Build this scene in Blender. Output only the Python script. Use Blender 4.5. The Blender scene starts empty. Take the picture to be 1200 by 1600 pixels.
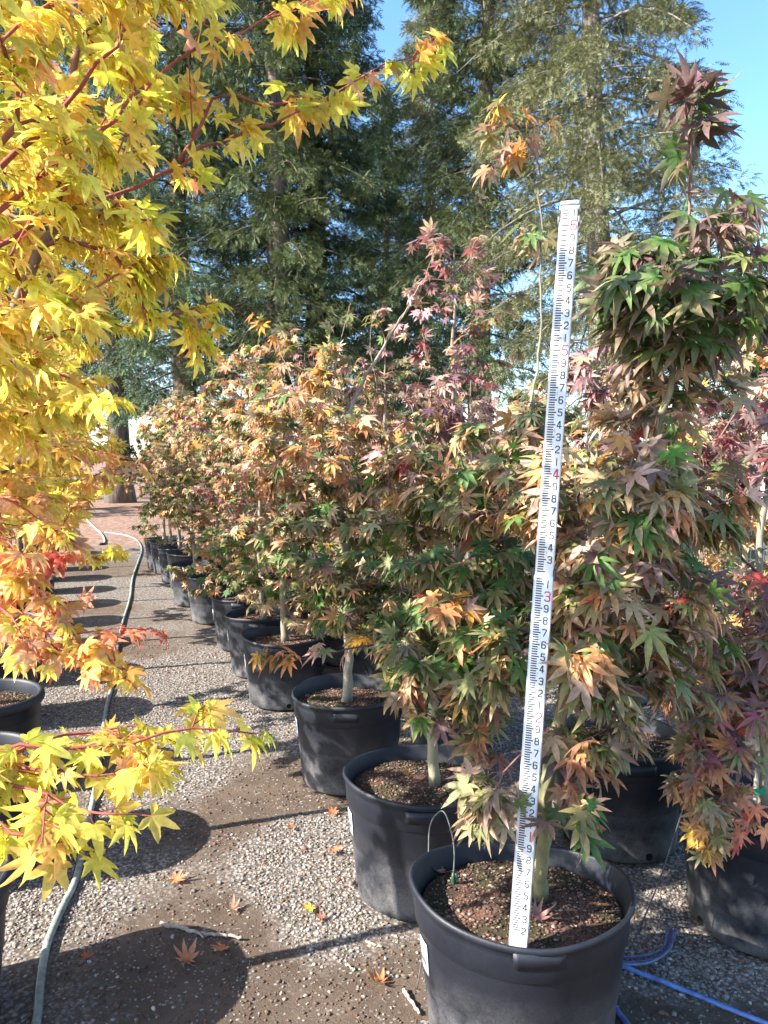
import bpy, math, random
import numpy as np
from mathutils import Vector, Matrix

# ------------------------------------------------------------------ camera, sky, sun, exposure
scene = bpy.context.scene
COL = scene.collection
CAM_Z = 1.66
PITCH = math.radians(4.0)
cam_d = bpy.data.cameras.new('camera')
cam = bpy.data.objects.new('camera', cam_d); COL.objects.link(cam)
cam.location = (0, 0, CAM_Z)
cam.rotation_euler = (math.radians(90) - PITCH, 0, 0)
cam_d.sensor_fit = 'VERTICAL'; cam_d.sensor_height = 36.0; cam_d.lens = 36.0 * 1200 / 1600
cam_d.clip_start = 0.05; cam_d.clip_end = 2000
scene.camera = cam

SUN_TO = Vector((0.66, 0.25, -0.47)).normalized()      # the way the light travels
world = bpy.data.worlds.new('World'); scene.world = world; world.use_nodes = True
wn = world.node_tree; wn.nodes.clear()
w_out = wn.nodes.new('ShaderNodeOutputWorld'); w_bg = wn.nodes.new('ShaderNodeBackground'); w_sky = wn.nodes.new('ShaderNodeTexSky')
w_sky.sky_type = 'NISHITA'; w_sky.sun_disc = False
w_sky.sun_elevation = math.asin(-SUN_TO.z)
w_sky.sun_rotation = math.atan2(-SUN_TO.x, -SUN_TO.y)
w_sky.altitude = 50; w_sky.air_density = 1.0; w_sky.dust_density = 0.8; w_sky.ozone_density = 2.0
w_bg.inputs['Strength'].default_value = 0.135
w_hs = wn.nodes.new('ShaderNodeHueSaturation'); w_hs.inputs['Saturation'].default_value = 1.18
wn.links.new(w_sky.outputs[0], w_hs.inputs['Color']); wn.links.new(w_hs.outputs[0], w_bg.inputs[0]); wn.links.new(w_bg.outputs[0], w_out.inputs[0])
sun_d = bpy.data.lights.new('sun', 'SUN'); sun = bpy.data.objects.new('sun', sun_d); COL.objects.link(sun)
sun_d.energy = 5.0; sun_d.angle = math.radians(0.5); sun_d.color = (1.0, 0.94, 0.86)
sun.rotation_euler = SUN_TO.to_track_quat('-Z', 'Y').to_euler()
scene.view_settings.view_transform = 'Standard'; scene.view_settings.look = 'None'
scene.view_settings.exposure = 1.85; scene.view_settings.gamma = 1.0
scene.render.engine = 'CYCLES'
scene.cycles.max_bounces = 6; scene.cycles.transmission_bounces = 4; scene.cycles.diffuse_bounces = 3
scene.cycles.glossy_bounces = 2; scene.cycles.transparent_max_bounces = 4
scene.cycles.use_denoising = True

# ------------------------------------------------------------------ measuring helpers
CP, SP = math.cos(PITCH), math.sin(PITCH)
def at(px, py, d):
    """point d metres ahead of the camera, seen at photo pixel (px, py) of 1200 x 1600"""
    a = (px - 600) / 1200.0; b = -(py - 800) / 1200.0
    return np.array((d * a, d * (CP + b * SP), CAM_Z + d * (-SP + b * CP)))
def on_z(px, py, z=0.0):
    a = (px - 600) / 1200.0; b = -(py - 800) / 1200.0
    d = (z - CAM_Z) / (-SP + b * CP)
    return np.array((d * a, d * (CP + b * SP), z))

def unit(v):
    v = np.asarray(v, float); n = np.linalg.norm(v, axis=-1, keepdims=True)
    return v / np.maximum(n, 1e-9)

_rs = np.random.RandomState(11)
_lat = _rs.rand(256, 256)
def vnoise(x, y):
    x = np.asarray(x, float); y = np.asarray(y, float)
    xi = np.floor(x).astype(int); yi = np.floor(y).astype(int); fx = x - xi; fy = y - yi
    fx = fx * fx * (3 - 2 * fx); fy = fy * fy * (3 - 2 * fy)
    g = lambda a, b: _lat[a & 255, b & 255]
    return (g(xi, yi) * (1 - fx) + g(xi + 1, yi) * fx) * (1 - fy) + (g(xi, yi + 1) * (1 - fx) + g(xi + 1, yi + 1) * fx) * fy
def fbm(x, y, o=4):
    s = 0; a = .5
    for i in range(o):
        s = s + a * vnoise(np.asarray(x) * 2 ** i + 17.3 * i, np.asarray(y) * 2 ** i + 5.1 * i); a *= .5
    return s / (1 - .5 ** o)

# ------------------------------------------------------------------ mesh helpers
def raw_mesh(name, V, faces, C=None, mat=None, smooth=True):
    """faces: list of int arrays, each (n, k) of one polygon size"""
    me = bpy.data.meshes.new(name)
    V = np.asarray(V, np.float32); faces = [np.asarray(f, np.int32) for f in faces if len(f)]
    nl = sum(f.size for f in faces); nf = sum(len(f) for f in faces)
    me.vertices.add(len(V)); me.vertices.foreach_set('co', V.ravel())
    me.loops.add(nl); me.polygons.add(nf)
    me.loops.foreach_set('vertex_index', np.concatenate([f.ravel() for f in faces]))
    sizes = np.concatenate([np.full(len(f), f.shape[1], np.int32) for f in faces])
    me.polygons.foreach_set('loop_start', np.concatenate([[0], np.cumsum(sizes)[:-1]]).astype(np.int32))
    if smooth: me.polygons.foreach_set('use_smooth', np.ones(nf, bool))
    if C is not None:
        at_ = me.color_attributes.new('Col', 'FLOAT_COLOR', 'POINT')
        c4 = np.ones((len(V), 4), np.float32); c4[:, :3] = C
        at_.data.foreach_set('color', c4.ravel())
    me.update(calc_edges=True); me.validate()
    if mat: me.materials.append(mat)
    return me

class MB:
    """collects pieces of one part"""
    def __init__(s): s.V = []; s.F = {}; s.C = []; s.n = 0
    def add(s, V, faces, col=(1, 1, 1)):
        V = np.asarray(V, float); 
        for f in faces:
            f = np.asarray(f, int)
            if len(f): s.F.setdefault(f.shape[1], []).append(f + s.n)
        s.V.append(V); s.C.append(np.broadcast_to(np.asarray(col, float), V.shape)); s.n += len(V)
    def box(s, c, size, axes=None, col=(1, 1, 1), bev=0.0):
        h = np.asarray(size, float) / 2; A = np.eye(3) if axes is None else np.asarray(axes, float)
        if bev <= 0:
            v = np.array([(x, y, z) for x in (-1, 1) for y in (-1, 1) for z in (-1, 1)], float) * h
            f = np.array([(0, 1, 3, 2), (4, 6, 7, 5), (0, 4, 5, 1), (2, 3, 7, 6), (0, 2, 6, 4), (1, 5, 7, 3)])
            s.add(v @ A + np.asarray(c), [f], col); return
        rings = []                                       # rounded outline in x-y, small chamfer in z
        def ring(hx, hy, z):
            b = min(bev, hx * .9, hy * .9); p = []
            for sx, sy, a0 in ((1, 1, 0), (-1, 1, 90), (-1, -1, 180), (1, -1, 270)):
                for a in (0, 45, 90):
                    t = math.radians(a0 + a); p.append((sx * (hx - b) + b * math.cos(t), sy * (hy - b) + b * math.sin(t), z))
            return p
        b = min(bev, h[2] * .5)
        rings = [ring(h[0] - b * .6, h[1] - b * .6, -h[2]), ring(h[0], h[1], -h[2] + b), ring(h[0], h[1], h[2] - b), ring(h[0] - b * .6, h[1] - b * .6, h[2])]
        v = np.array(sum(rings, [])); n = 12; q = []
        for r in range(3):
            for i in range(n): q.append((r * n + i, r * n + (i + 1) % n, (r + 1) * n + (i + 1) % n, (r + 1) * n + i))
        caps = np.array([list(range(n))[::-1], [3 * n + i for i in range(n)]])
        s.add(v @ A + np.asarray(c), [np.array(q), caps], col)
    def tube(s, P, R, sides=8, col=(1, 1, 1), cap=True):
        P = np.asarray(P, float); n = len(P); R = np.broadcast_to(np.asarray(R, float), (n,))
        T = np.gradient(P, axis=0); T = unit(T)
        ref = np.array((0, 0, 1.)) if abs(T[0][2]) < .8 else np.array((1., 0, 0))
        N = np.zeros_like(P); u = unit(np.cross(T[0], ref))
        for i in range(n):
            u = u - T[i] * np.dot(u, T[i]); u = unit(u); N[i] = u
        B = np.cross(T, N)
        a = np.arange(sides) * 2 * math.pi / sides
        V = P[:, None] + R[:, None, None] * (np.cos(a)[None, :, None] * N[:, None] + np.sin(a)[None, :, None] * B[:, None])
        i = np.arange(n - 1)[:, None] * sides; j = np.arange(sides)[None]; j2 = (j + 1) % sides
        q = np.stack([i + j, i + j2, i + sides + j2, i + sides + j], -1).reshape(-1, 4)
        c = np.asarray(col, float)
        if c.ndim == 2: c = np.repeat(c, sides, 0)
        fs = [q]
        if cap: fs.append(np.array([list(range(sides))[::-1], [(n - 1) * sides + k for k in range(sides)]]))
        s.add(V.reshape(-1, 3), fs, c)
    def mesh(s, name, mat, smooth=True):
        return raw_mesh(name, np.concatenate(s.V), [np.concatenate(f) for f in s.F.values()], np.concatenate(s.C), mat, smooth)

def obj(name, me, parent=None, loc=(0, 0, 0), rotz=0.0, scale=1.0):
    o = bpy.data.objects.new(name, me); COL.objects.link(o)
    o.location = tuple(loc); o.rotation_euler = (0, 0, rotz)
    o.scale = (scale,) * 3 if not hasattr(scale, '__len__') else tuple(scale)
    if parent: o.parent = parent
    return o
def tag(o, label=None, cat=None, group=None, kind=None):
    for k, v in (('label', label), ('category', cat), ('group', group), ('kind', kind)):
        if v: o[k] = v
    return o
def thing(name, loc, label, cat, group=None, rotz=0.0):
    return tag(obj(name, None, None, loc, rotz), label, cat, group)

def smooth_path(P, n=12):
    P = np.asarray(P, float); Q = np.vstack([2 * P[0] - P[1], P, 2 * P[-1] - P[-2]]); out = []
    for i in range(1, len(Q) - 2):
        p0, p1, p2, p3 = Q[i - 1:i + 3]
        for t in np.linspace(0, 1, n, endpoint=False):
            out.append(.5 * (2 * p1 + (p2 - p0) * t + (2 * p0 - 5 * p1 + 4 * p2 - p3) * t * t + (3 * p1 - p0 - 3 * p2 + p3) * t ** 3))
    out.append(P[-1]); return np.array(out)
def resample(P, step):
    P = np.asarray(P, float); d = np.concatenate([[0], np.cumsum(np.linalg.norm(np.diff(P, axis=0), axis=1))])
    n = max(2, int(round(d[-1] / step)) + 1); s = np.linspace(0, d[-1], n)
    return np.stack([np.interp(s, d, P[:, k]) for k in range(3)], -1)

# ------------------------------------------------------------------ materials
def mat_new(name):
    m = bpy.data.materials.new(name); m.use_nodes = True; nt = m.node_tree; nt.nodes.clear()
    out = nt.nodes.new('ShaderNodeOutputMaterial')
    return m, nt, out
def nd(nt, typ, **kw):
    n = nt.nodes.new(typ)
    for k, v in kw.items():
        if k in ('i',):
            for kk, vv in v.items(): n.inputs[kk].default_value = vv
        else: setattr(n, k, v)
    return n
def ramp(nt, fac, stops):
    r = nt.nodes.new('ShaderNodeValToRGB'); el = r.color_ramp.elements
    while len(el) < len(stops): el.new(.5)
    for e, (p, c) in zip(el, stops): e.position = p; e.color = (*c, 1) if len(c) == 3 else c
    nt.links.new(fac, r.inputs[0]); return r.outputs[0]
def mixc(nt, fac, a, b, typ='MIX'):
    m = nt.nodes.new('ShaderNodeMix'); m.data_type = 'RGBA'; m.blend_type = typ
    for s, v in ((m.inputs['Factor'], fac), (m.inputs['A'], a), (m.inputs['B'], b)):
        if isinstance(v, (int, float)): s.default_value = v
        elif isinstance(v, tuple): s.default_value = (*v, 1)
        else: nt.links.new(v, s)
    return m.outputs['Result']
def noise_tex(nt, scale, detail=4, vec=None, rough=.55):
    n = nd(nt, 'ShaderNodeTexNoise', i={'Scale': scale, 'Detail': detail, 'Roughness': rough})
    if vec is not None: nt.links.new(vec, n.inputs['Vector'])
    return n.outputs['Fac']
def objco(nt): return nt.nodes.new('ShaderNodeTexCoord').outputs['Object']

def leaf_material(name, trans=.35, rough=.5, spec=.35, tgain=1.3):
    m, nt, out = mat_new(name)
    a = nd(nt, 'ShaderNodeVertexColor', layer_name='Col')
    p = nd(nt, 'ShaderNodeBsdfPrincipled', i={'Roughness': rough, 'Specular IOR Level': spec})
    n = noise_tex(nt, 90, 2, objco(nt))
    c = mixc(nt, 1.0, a.outputs[0], ramp(nt, n, [(.3, (.78, .78, .78)), (.7, (1.15, 1.15, 1.15))]), 'MULTIPLY')
    nt.links.new(c, p.inputs['Base Color'])
    t = nd(nt, 'ShaderNodeBsdfTranslucent')
    nt.links.new(mixc(nt, 1.0, c, (tgain, tgain, tgain * .8), 'MULTIPLY'), t.inputs['Color'])
    mx = nd(nt, 'ShaderNodeMixShader', i={'Fac': trans})
    nt.links.new(p.outputs[0], mx.inputs[1]); nt.links.new(t.outputs[0], mx.inputs[2]); nt.links.new(mx.outputs[0], out.inputs[0])
    return m
M_LEAF = leaf_material('maple_leaf', .33)
M_YLEAF = leaf_material('yellow_maple_leaf', .5, .45, .3, 1.15)
M_NEEDLE = leaf_material('conifer_needles', .12, .6, .25, 1.1)

def bark_material(name, scale=30, bump=.4, contrast=(.65, 1.25), zs=.25):
    m, nt, out = mat_new(name)
    a = nd(nt, 'ShaderNodeVertexColor', layer_name='Col'); co = objco(nt)
    mp = nd(nt, 'ShaderNodeMapping'); mp.inputs['Scale'].default_value = (1, 1, zs); nt.links.new(co, mp.inputs[0])
    n = noise_tex(nt, scale, 6, mp.outputs[0], .65)
    c = mixc(nt, 1.0, a.outputs[0], ramp(nt, n, [(.3, (contrast[0],) * 3), (.7, (contrast[1],) * 3)]), 'MULTIPLY')
    p = nd(nt, 'ShaderNodeBsdfPrincipled', i={'Roughness': .75, 'Specular IOR Level': .3})
    b = nd(nt, 'ShaderNodeBump', i={'Strength': bump, 'Distance': .3 / scale})
    nt.links.new(n, b.inputs['Height']); nt.links.new(b.outputs[0], p.inputs['Normal'])
    nt.links.new(c, p.inputs['Base Color']); nt.links.new(p.outputs[0], out.inputs[0])
    return m
M_BARK = bark_material('maple_bark', 45, .4)
M_RBARK = bark_material('redwood_bark', 9, 1.0, (.28, 1.6), .12)

def plastic_pot():
    m, nt, out = mat_new('black_pot_plastic'); co = objco(nt)
    sep = nd(nt, 'ShaderNodeSeparateXYZ'); nt.links.new(co, sep.inputs[0])
    info = nt.nodes.new('ShaderNodeObjectInfo')
    add = nd(nt, 'ShaderNodeVectorMath', operation='ADD'); nt.links.new(co, add.inputs[0])
    sc = nd(nt, 'ShaderNodeVectorMath', operation='SCALE'); sc.inputs['Scale'].default_value = 13.7
    cmb = nd(nt, 'ShaderNodeCombineXYZ'); 
    for k in range(3): nt.links.new(info.outputs['Random'], cmb.inputs[k])
    nt.links.new(cmb.outputs[0], sc.inputs[0]); nt.links.new(sc.outputs[0], add.inputs[1])
    n1 = noise_tex(nt, 7, 6, add.outputs[0], .65); n2 = noise_tex(nt, 140, 3, add.outputs[0], .7)
    # dust that splashed up from the gravel: heaviest at the foot
    hz = nd(nt, 'ShaderNodeMapRange', i={'From Min': .02, 'From Max': .30, 'To Min': .55, 'To Max': .02}); nt.links.new(sep.outputs[2], hz.inputs[0])
    s1 = nd(nt, 'ShaderNodeMath', operation='MULTIPLY'); nt.links.new(hz.outputs[0], s1.inputs[0])
    r1 = ramp(nt, n1, [(.36, (.05,) * 3), (.62, (1.3,) * 3)]); nt.links.new(r1, s1.inputs[1])
    s2 = nd(nt, 'ShaderNodeMath', operation='MULTIPLY', use_clamp=True); nt.links.new(s1.outputs[0], s2.inputs[0])
    nt.links.new(ramp(nt, n2, [(.35, (.55,) * 3), (.7, (1.2,) * 3)]), s2.inputs[1])
    base = mixc(nt, s2.outputs[0], (.0052, .0072, .0140), (.22, .215, .21))
    spk = ramp(nt, noise_tex(nt, 330, 2, add.outputs[0]), [(.70, (0, 0, 0)), (.76, (1, 1, 1))])
    base = mixc(nt, .12, base, mixc(nt, spk, base, (.4, .38, .35)))
    p = nd(nt, 'ShaderNodeBsdfPrincipled', i={'Specular IOR Level': .5})
    nt.links.new(base, p.inputs['Base Color'])
    rr = nd(nt, 'ShaderNodeMapRange', i={'To Min': .42, 'To Max': .66}); nt.links.new(n1, rr.inputs[0]); nt.links.new(rr.outputs[0], p.inputs['Roughness'])
    b = nd(nt, 'ShaderNodeBump', i={'Strength': .18, 'Distance': .004}); nt.links.new(n2, b.inputs['Height']); nt.links.new(b.outputs[0], p.inputs['Normal'])
    nt.links.new(p.outputs[0], out.inputs[0]); return m
M_POT = plastic_pot()

def attr_material(name, rough=.8, spec=.2, nscale=60, lo=.8, hi=1.2, bump=0.0):
    m, nt, out = mat_new(name)
    a = nd(nt, 'ShaderNodeVertexColor', layer_name='Col'); n = noise_tex(nt, nscale, 4, objco(nt))
    p = nd(nt, 'ShaderNodeBsdfPrincipled', i={'Roughness': rough, 'Specular IOR Level': spec})
    nt.links.new(mixc(nt, 1.0, a.outputs[0], ramp(nt, n, [(.3, (lo,) * 3), (.7, (hi,) * 3)]), 'MULTIPLY'), p.inputs['Base Color'])
    if bump:
        b = nd(nt, 'ShaderNodeBump', i={'Strength': bump, 'Distance': .2 / nscale}); nt.links.new(n, b.inputs['Height']); nt.links.new(b.outputs[0], p.inputs['Normal'])
    nt.links.new(p.outputs[0], out.inputs[0]); return m
M_SOIL = attr_material('potting_mix', .95, .1, 160, .45, 1.5, .8)
M_STONE = attr_material('gravel_stone', .85, .25, 120, .75, 1.2, .3)
M_PAINT = attr_material('painted_metal', .35, .5, 25, .93, 1.04)
M_MARK = attr_material('printed_ink', .5, .3, 200, .85, 1.15)
M_RUBBER = attr_material('hose_rubber', .45, .45, 35, .6, 1.35, .2)
M_WOOD = attr_material('dry_wood', .85, .2, 60, .6, 1.3, .5)
M_TAPE = attr_material('tie_tape', .4, .4, 40, .85, 1.15)
M_CLOTH = attr_material('shade_cloth', .9, .1, 150, .6, 1.4)

def ground_material():
    m, nt, out = mat_new('gravel_ground')
    co = objco(nt); a = nd(nt, 'ShaderNodeVertexColor', layer_name='Col')
    sep = nd(nt, 'ShaderNodeSeparateColor'); nt.links.new(a.outputs[0], sep.inputs[0])
    v = nd(nt, 'ShaderNodeTexVoronoi', i={'Scale': 62.0, 'Randomness': 1.0}); nt.links.new(co, v.inputs['Vector'])
    v2 = nd(nt, 'ShaderNodeTexVoronoi', i={'Scale': 130.0, 'Randomness': 1.0}); nt.links.new(co, v2.inputs['Vector'])
    sc = nd(nt, 'ShaderNodeSeparateColor'); nt.links.new(v.outputs['Color'], sc.inputs[0])
    sc2 = nd(nt, 'ShaderNodeSeparateColor'); nt.links.new(v2.outputs['Color'], sc2.inputs[0])
    stone = ramp(nt, sc.outputs[0], [(0, (.14, .125, .115)), (.45, (.29, .27, .245)), (.8, (.36, .34, .31)), (1, (.48, .45, .42))])
    small = ramp(nt, sc2.outputs[1], [(0, (.10, .085, .07)), (.5, (.2, .18, .16)), (1, (.36, .33, .30))])
    n = noise_tex(nt, 6, 8, co, .72); nf = noise_tex(nt, 80, 6, co, .8)
    dirt = mixc(nt, nf, ramp(nt, n, [(.3, (.060, .042, .030)), (.7, (.115, .084, .062))]), ramp(nt, n, [(.3, (.095, .068, .050)), (.7, (.185, .14, .105))]))
    # pebbles scattered over the dirt
    pick = nd(nt, 'ShaderNodeMath', operation='GREATER_THAN'); nt.links.new(sc2.outputs[0], pick.inputs[0]); pick.inputs[1].default_value = .93
    dirt = mixc(nt, pick.outputs[0], dirt, small)
    gap = ramp(nt, v.outputs['Distance'], [(.25, (1, 1, 1)), (.62, (.42, .38, .34))])
    grav = mixc(nt, 1.0, mixc(nt, .30, stone, small), gap, 'MULTIPLY')
    # gravel mask: vertex mask broken up by fine noise
    ad = nd(nt, 'ShaderNodeMath', operation='ADD'); nt.links.new(sep.outputs[0], ad.inputs[0])
    nn = nd(nt, 'ShaderNodeMapRange', i={'To Min': -.32, 'To Max': .32}); nt.links.new(noise_tex(nt, 14, 7, co, .75), nn.inputs[0]); nt.links.new(nn.outputs[0], ad.inputs[1])
    mk = ramp(nt, ad.outputs[0], [(.28, (0, 0, 0)), (.68, (1, 1, 1))])
    c = mixc(nt, mk, dirt, grav)
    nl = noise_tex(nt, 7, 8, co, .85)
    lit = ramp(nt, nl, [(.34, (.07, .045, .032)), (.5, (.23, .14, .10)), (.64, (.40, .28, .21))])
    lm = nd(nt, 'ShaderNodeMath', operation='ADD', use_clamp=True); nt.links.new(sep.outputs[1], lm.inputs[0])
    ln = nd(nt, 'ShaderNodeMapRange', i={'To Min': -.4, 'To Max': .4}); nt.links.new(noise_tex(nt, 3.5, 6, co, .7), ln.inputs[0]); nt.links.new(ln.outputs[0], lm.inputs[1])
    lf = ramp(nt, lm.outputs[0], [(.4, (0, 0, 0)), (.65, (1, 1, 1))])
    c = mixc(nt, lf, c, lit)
    p = nd(nt, 'ShaderNodeBsdfPrincipled', i={'Roughness': .95, 'Specular IOR Level': .15}); nt.links.new(c, p.inputs['Base Color'])
    hh = mixc(nt, mk, nf, mixc(nt, .5, gap, sc.outputs[1]))
    b = nd(nt, 'ShaderNodeBump', i={'Strength': .8, 'Distance': .012}); nt.links.new(hh, b.inputs['Height']); nt.links.new(b.outputs[0], p.inputs['Normal'])
    nt.links.new(p.outputs[0], out.inputs[0]); return m
M_GROUND = ground_material()

# ------------------------------------------------------------------ where the pots stand
RIM_R, POT_H, SOIL_Z = .295, .46, .395
def rim_at(px, py):
    p = on_z(px, py, POT_H); return np.array((p[0], p[1], 0.0))
def rim_left(px, py):
    p = on_z(px, py, POT_H); return np.array((p[0] + RIM_R, p[1], 0.0))
def rim_right(px, py):
    p = on_z(px, py, POT_H); return np.array((p[0] - RIM_R, p[1], 0.0))
P_POS = [np.array((.388, 2.095, 0.)), rim_at(656, 1204), rim_at(545, 1078), rim_left(378, 990), rim_left(352, 957), rim_left(330, 928), rim_left(292, 899),
         rim_left(266, 880), rim_left(261, 863), rim_left(247, 855), rim_left(235, 845), rim_left(226, 840)]
Q_POS = [np.array((1.36, 2.66, 0)), np.array((1.03, 3.28, 0)), np.array((.40, 4.45, 0))]
for k in range(7): Q_POS.append(np.array((.02 - .37 * k + _rs.uniform(-.06, .06), 5.35 + .92 * k, 0)))
R_POS = [np.array((2.05 - .38 * k + _rs.uniform(-.1, .1), 4.3 + 1.0 * k, 0)) for k in range(7)]
L_POS = [np.array((-.98, 1.18, 0)), np.array((-1.38, 2.10, 0)), np.array((-1.71, 3.02, 0)), rim_right(60, 1085), rim_right(55, 1015)]
for k in range(9): L_POS.append(np.array((-2.83 - .385 * k, 5.66 + .95 * k, 0)))
ALL_POTS = P_POS + Q_POS + R_POS + L_POS

# ------------------------------------------------------------------ ground
def axis(lo, hi, step, far_lo, far_hi, g=1.22):
    c = list(np.arange(lo, hi + 1e-6, step)); s = step
    while c[-1] < far_hi: s *= g; c.append(c[-1] + s)
    s = step
    while c[0] > far_lo: s *= g; c.insert(0, c[0] - s)
    return np.array(c)
def gravel_mask(x, y):
    x = np.asarray(x, float); y = np.asarray(y, float)
    g = .50 + 2.0 * (fbm(x * 1.1 + 3.3, y * 1.1 + 1.7, 4) - .5)
    def blob(cx, cy, rx, ry, amp): return amp * np.exp(-((x - cx) / rx) ** 2 - ((y - cy) / ry) ** 2)
    g = g + blob(-.38, 3.15, .2, .35, .6) + blob(-.2, 2.75, .22, .28, .6) + blob(-1.35, 2.85, .35, .5, .7) + blob(-1.0, 6.5, 1.1, 2.6, .4) + blob(1.0, 2.75, .25, .3, .7)
    g = g - blob(-.62, 2.5, .42, .36, 1.0) - blob(.55, 1.6, .6, .45, .4) - blob(1.0, 2.05, .45, .3, .9) - blob(1.0, 1.65, .4, .3, .8) - blob(-.52, 3.75, .26, .22, .8) - blob(-.05, 2.2, .2, .2, .3) - blob(-.75, 3.3, .3, .25, .6)
    return np.clip(g, 0, 1)
def ground_h(x, y):
    return .014 * (fbm(np.asarray(x) * 1.6, np.asarray(y) * 1.6, 3) - .5) - .012
gx = axis(-2.6, 2.4, .05, -220, 220); gy = axis(.8, 6.5, .05, -160, 420, 1.12)
X, Y = np.meshgrid(gx, gy)
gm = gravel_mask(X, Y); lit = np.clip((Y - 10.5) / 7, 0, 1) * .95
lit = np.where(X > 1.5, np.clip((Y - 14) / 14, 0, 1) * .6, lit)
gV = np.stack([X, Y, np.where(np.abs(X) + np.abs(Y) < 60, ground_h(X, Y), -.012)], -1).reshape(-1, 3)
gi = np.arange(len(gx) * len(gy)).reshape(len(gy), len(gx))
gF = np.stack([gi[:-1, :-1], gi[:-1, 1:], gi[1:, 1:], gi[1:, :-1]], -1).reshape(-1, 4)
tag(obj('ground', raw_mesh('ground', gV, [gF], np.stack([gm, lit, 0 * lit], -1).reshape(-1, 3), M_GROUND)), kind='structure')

ICO_V = []
_t = (1 + 5 ** .5) / 2
for a, b in ((1, _t), (-1, _t), (1, -_t), (-1, -_t)):
    ICO_V += [(a, b, 0), (0, a, b), (b, 0, a)]
ICO_V = unit(np.array(ICO_V, float))
_hf = []
for i in range(12):
    for j in range(i + 1, 12):
        for k in range(j + 1, 12):
            d = [np.linalg.norm(ICO_V[a] - ICO_V[b]) for a, b in ((i, j), (j, k), (i, k))]
            if max(d) < 1.1:
                n = np.cross(ICO_V[j] - ICO_V[i], ICO_V[k] - ICO_V[i])
                _hf.append((i, j, k) if np.dot(n, ICO_V[i]) > 0 else (i, k, j))
ICO_F = np.array(_hf)
def pebbles(pos, size, cols, rng, flat=.65):
    n = len(pos)
    J = ICO_V[None] * (1 + rng.uniform(-.28, .28, (n, 12, 1)))
    J = J * np.stack([rng.uniform(.75, 1.35, n), rng.uniform(.7, 1.1, n), rng.uniform(flat * .7, flat * 1.2, n)], -1)[:, None]
    a = rng.uniform(0, 6.283, n); ca, sa = np.cos(a)[:, None], np.sin(a)[:, None]
    x = J[..., 0] * ca - J[..., 1] * sa; y = J[..., 0] * sa + J[..., 1] * ca
    V = np.stack([x, y, J[..., 2]], -1) * size[:, None, None] + pos[:, None]
    F = (ICO_F[None] + 12 * np.arange(n)[:, None, None]).reshape(-1, 3)
    return V.reshape(-1, 3), F, np.repeat(cols, 12, 0)
rng = np.random.RandomState(5)
N = 150000
yy = .95 + 6.0 * rng.rand(N) ** 1.5; xx = rng.uniform(-.62, .62, N) * (yy + .25); xx = np.clip(xx, -2.6, 2.6)
keep = rng.rand(N) < np.clip(.035 + .95 * np.clip((gravel_mask(xx, yy) + .9 * (fbm(xx * 7, yy * 7, 4) - .5) - .30) / .7, 0, 1), .20, 1)
for p in ALL_POTS: keep &= (xx - p[0]) ** 2 + (yy - p[1]) ** 2 > .255 ** 2
xx, yy = xx[keep], yy[keep]; n = len(xx); on_dirt = gravel_mask(xx, yy) < .4
size = .0028 + .0048 * rng.rand(n) ** 2 + .004 * (rng.rand(n) > .96)
size *= np.clip(.85 + .06 * yy, .9, 1.3)
pc = rng.rand(n)[:, None]; cols = np.where(pc < .2, np.array([[.17, .155, .145]]), np.where(pc < .88, np.array([[.33, .295, .26]]), np.array([[.54, .51, .47]])))
cols = np.where((on_dirt & (rng.rand(n) > .30))[:, None], np.array([[.15, .105, .078]]), cols)
cols = np.where(rng.rand(n, 1) > .93, np.array([[.24, .12, .07]]), cols)
cols = cols * np.array((.76, .735, .70)) * rng.uniform(.65, 1.2, (n, 1)) * (1 + rng.uniform(-.05, .05, (n, 3)))
pv, pf, pcl = pebbles(np.stack([xx, yy, ground_h(xx, yy) + size * .25], -1), size, cols, rng)
tag(obj('gravel', raw_mesh('gravel', pv, [pf], pcl, M_STONE, False)), 'loose grey gravel strewn over the brown dirt path', 'gravel', kind='stuff')

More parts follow.
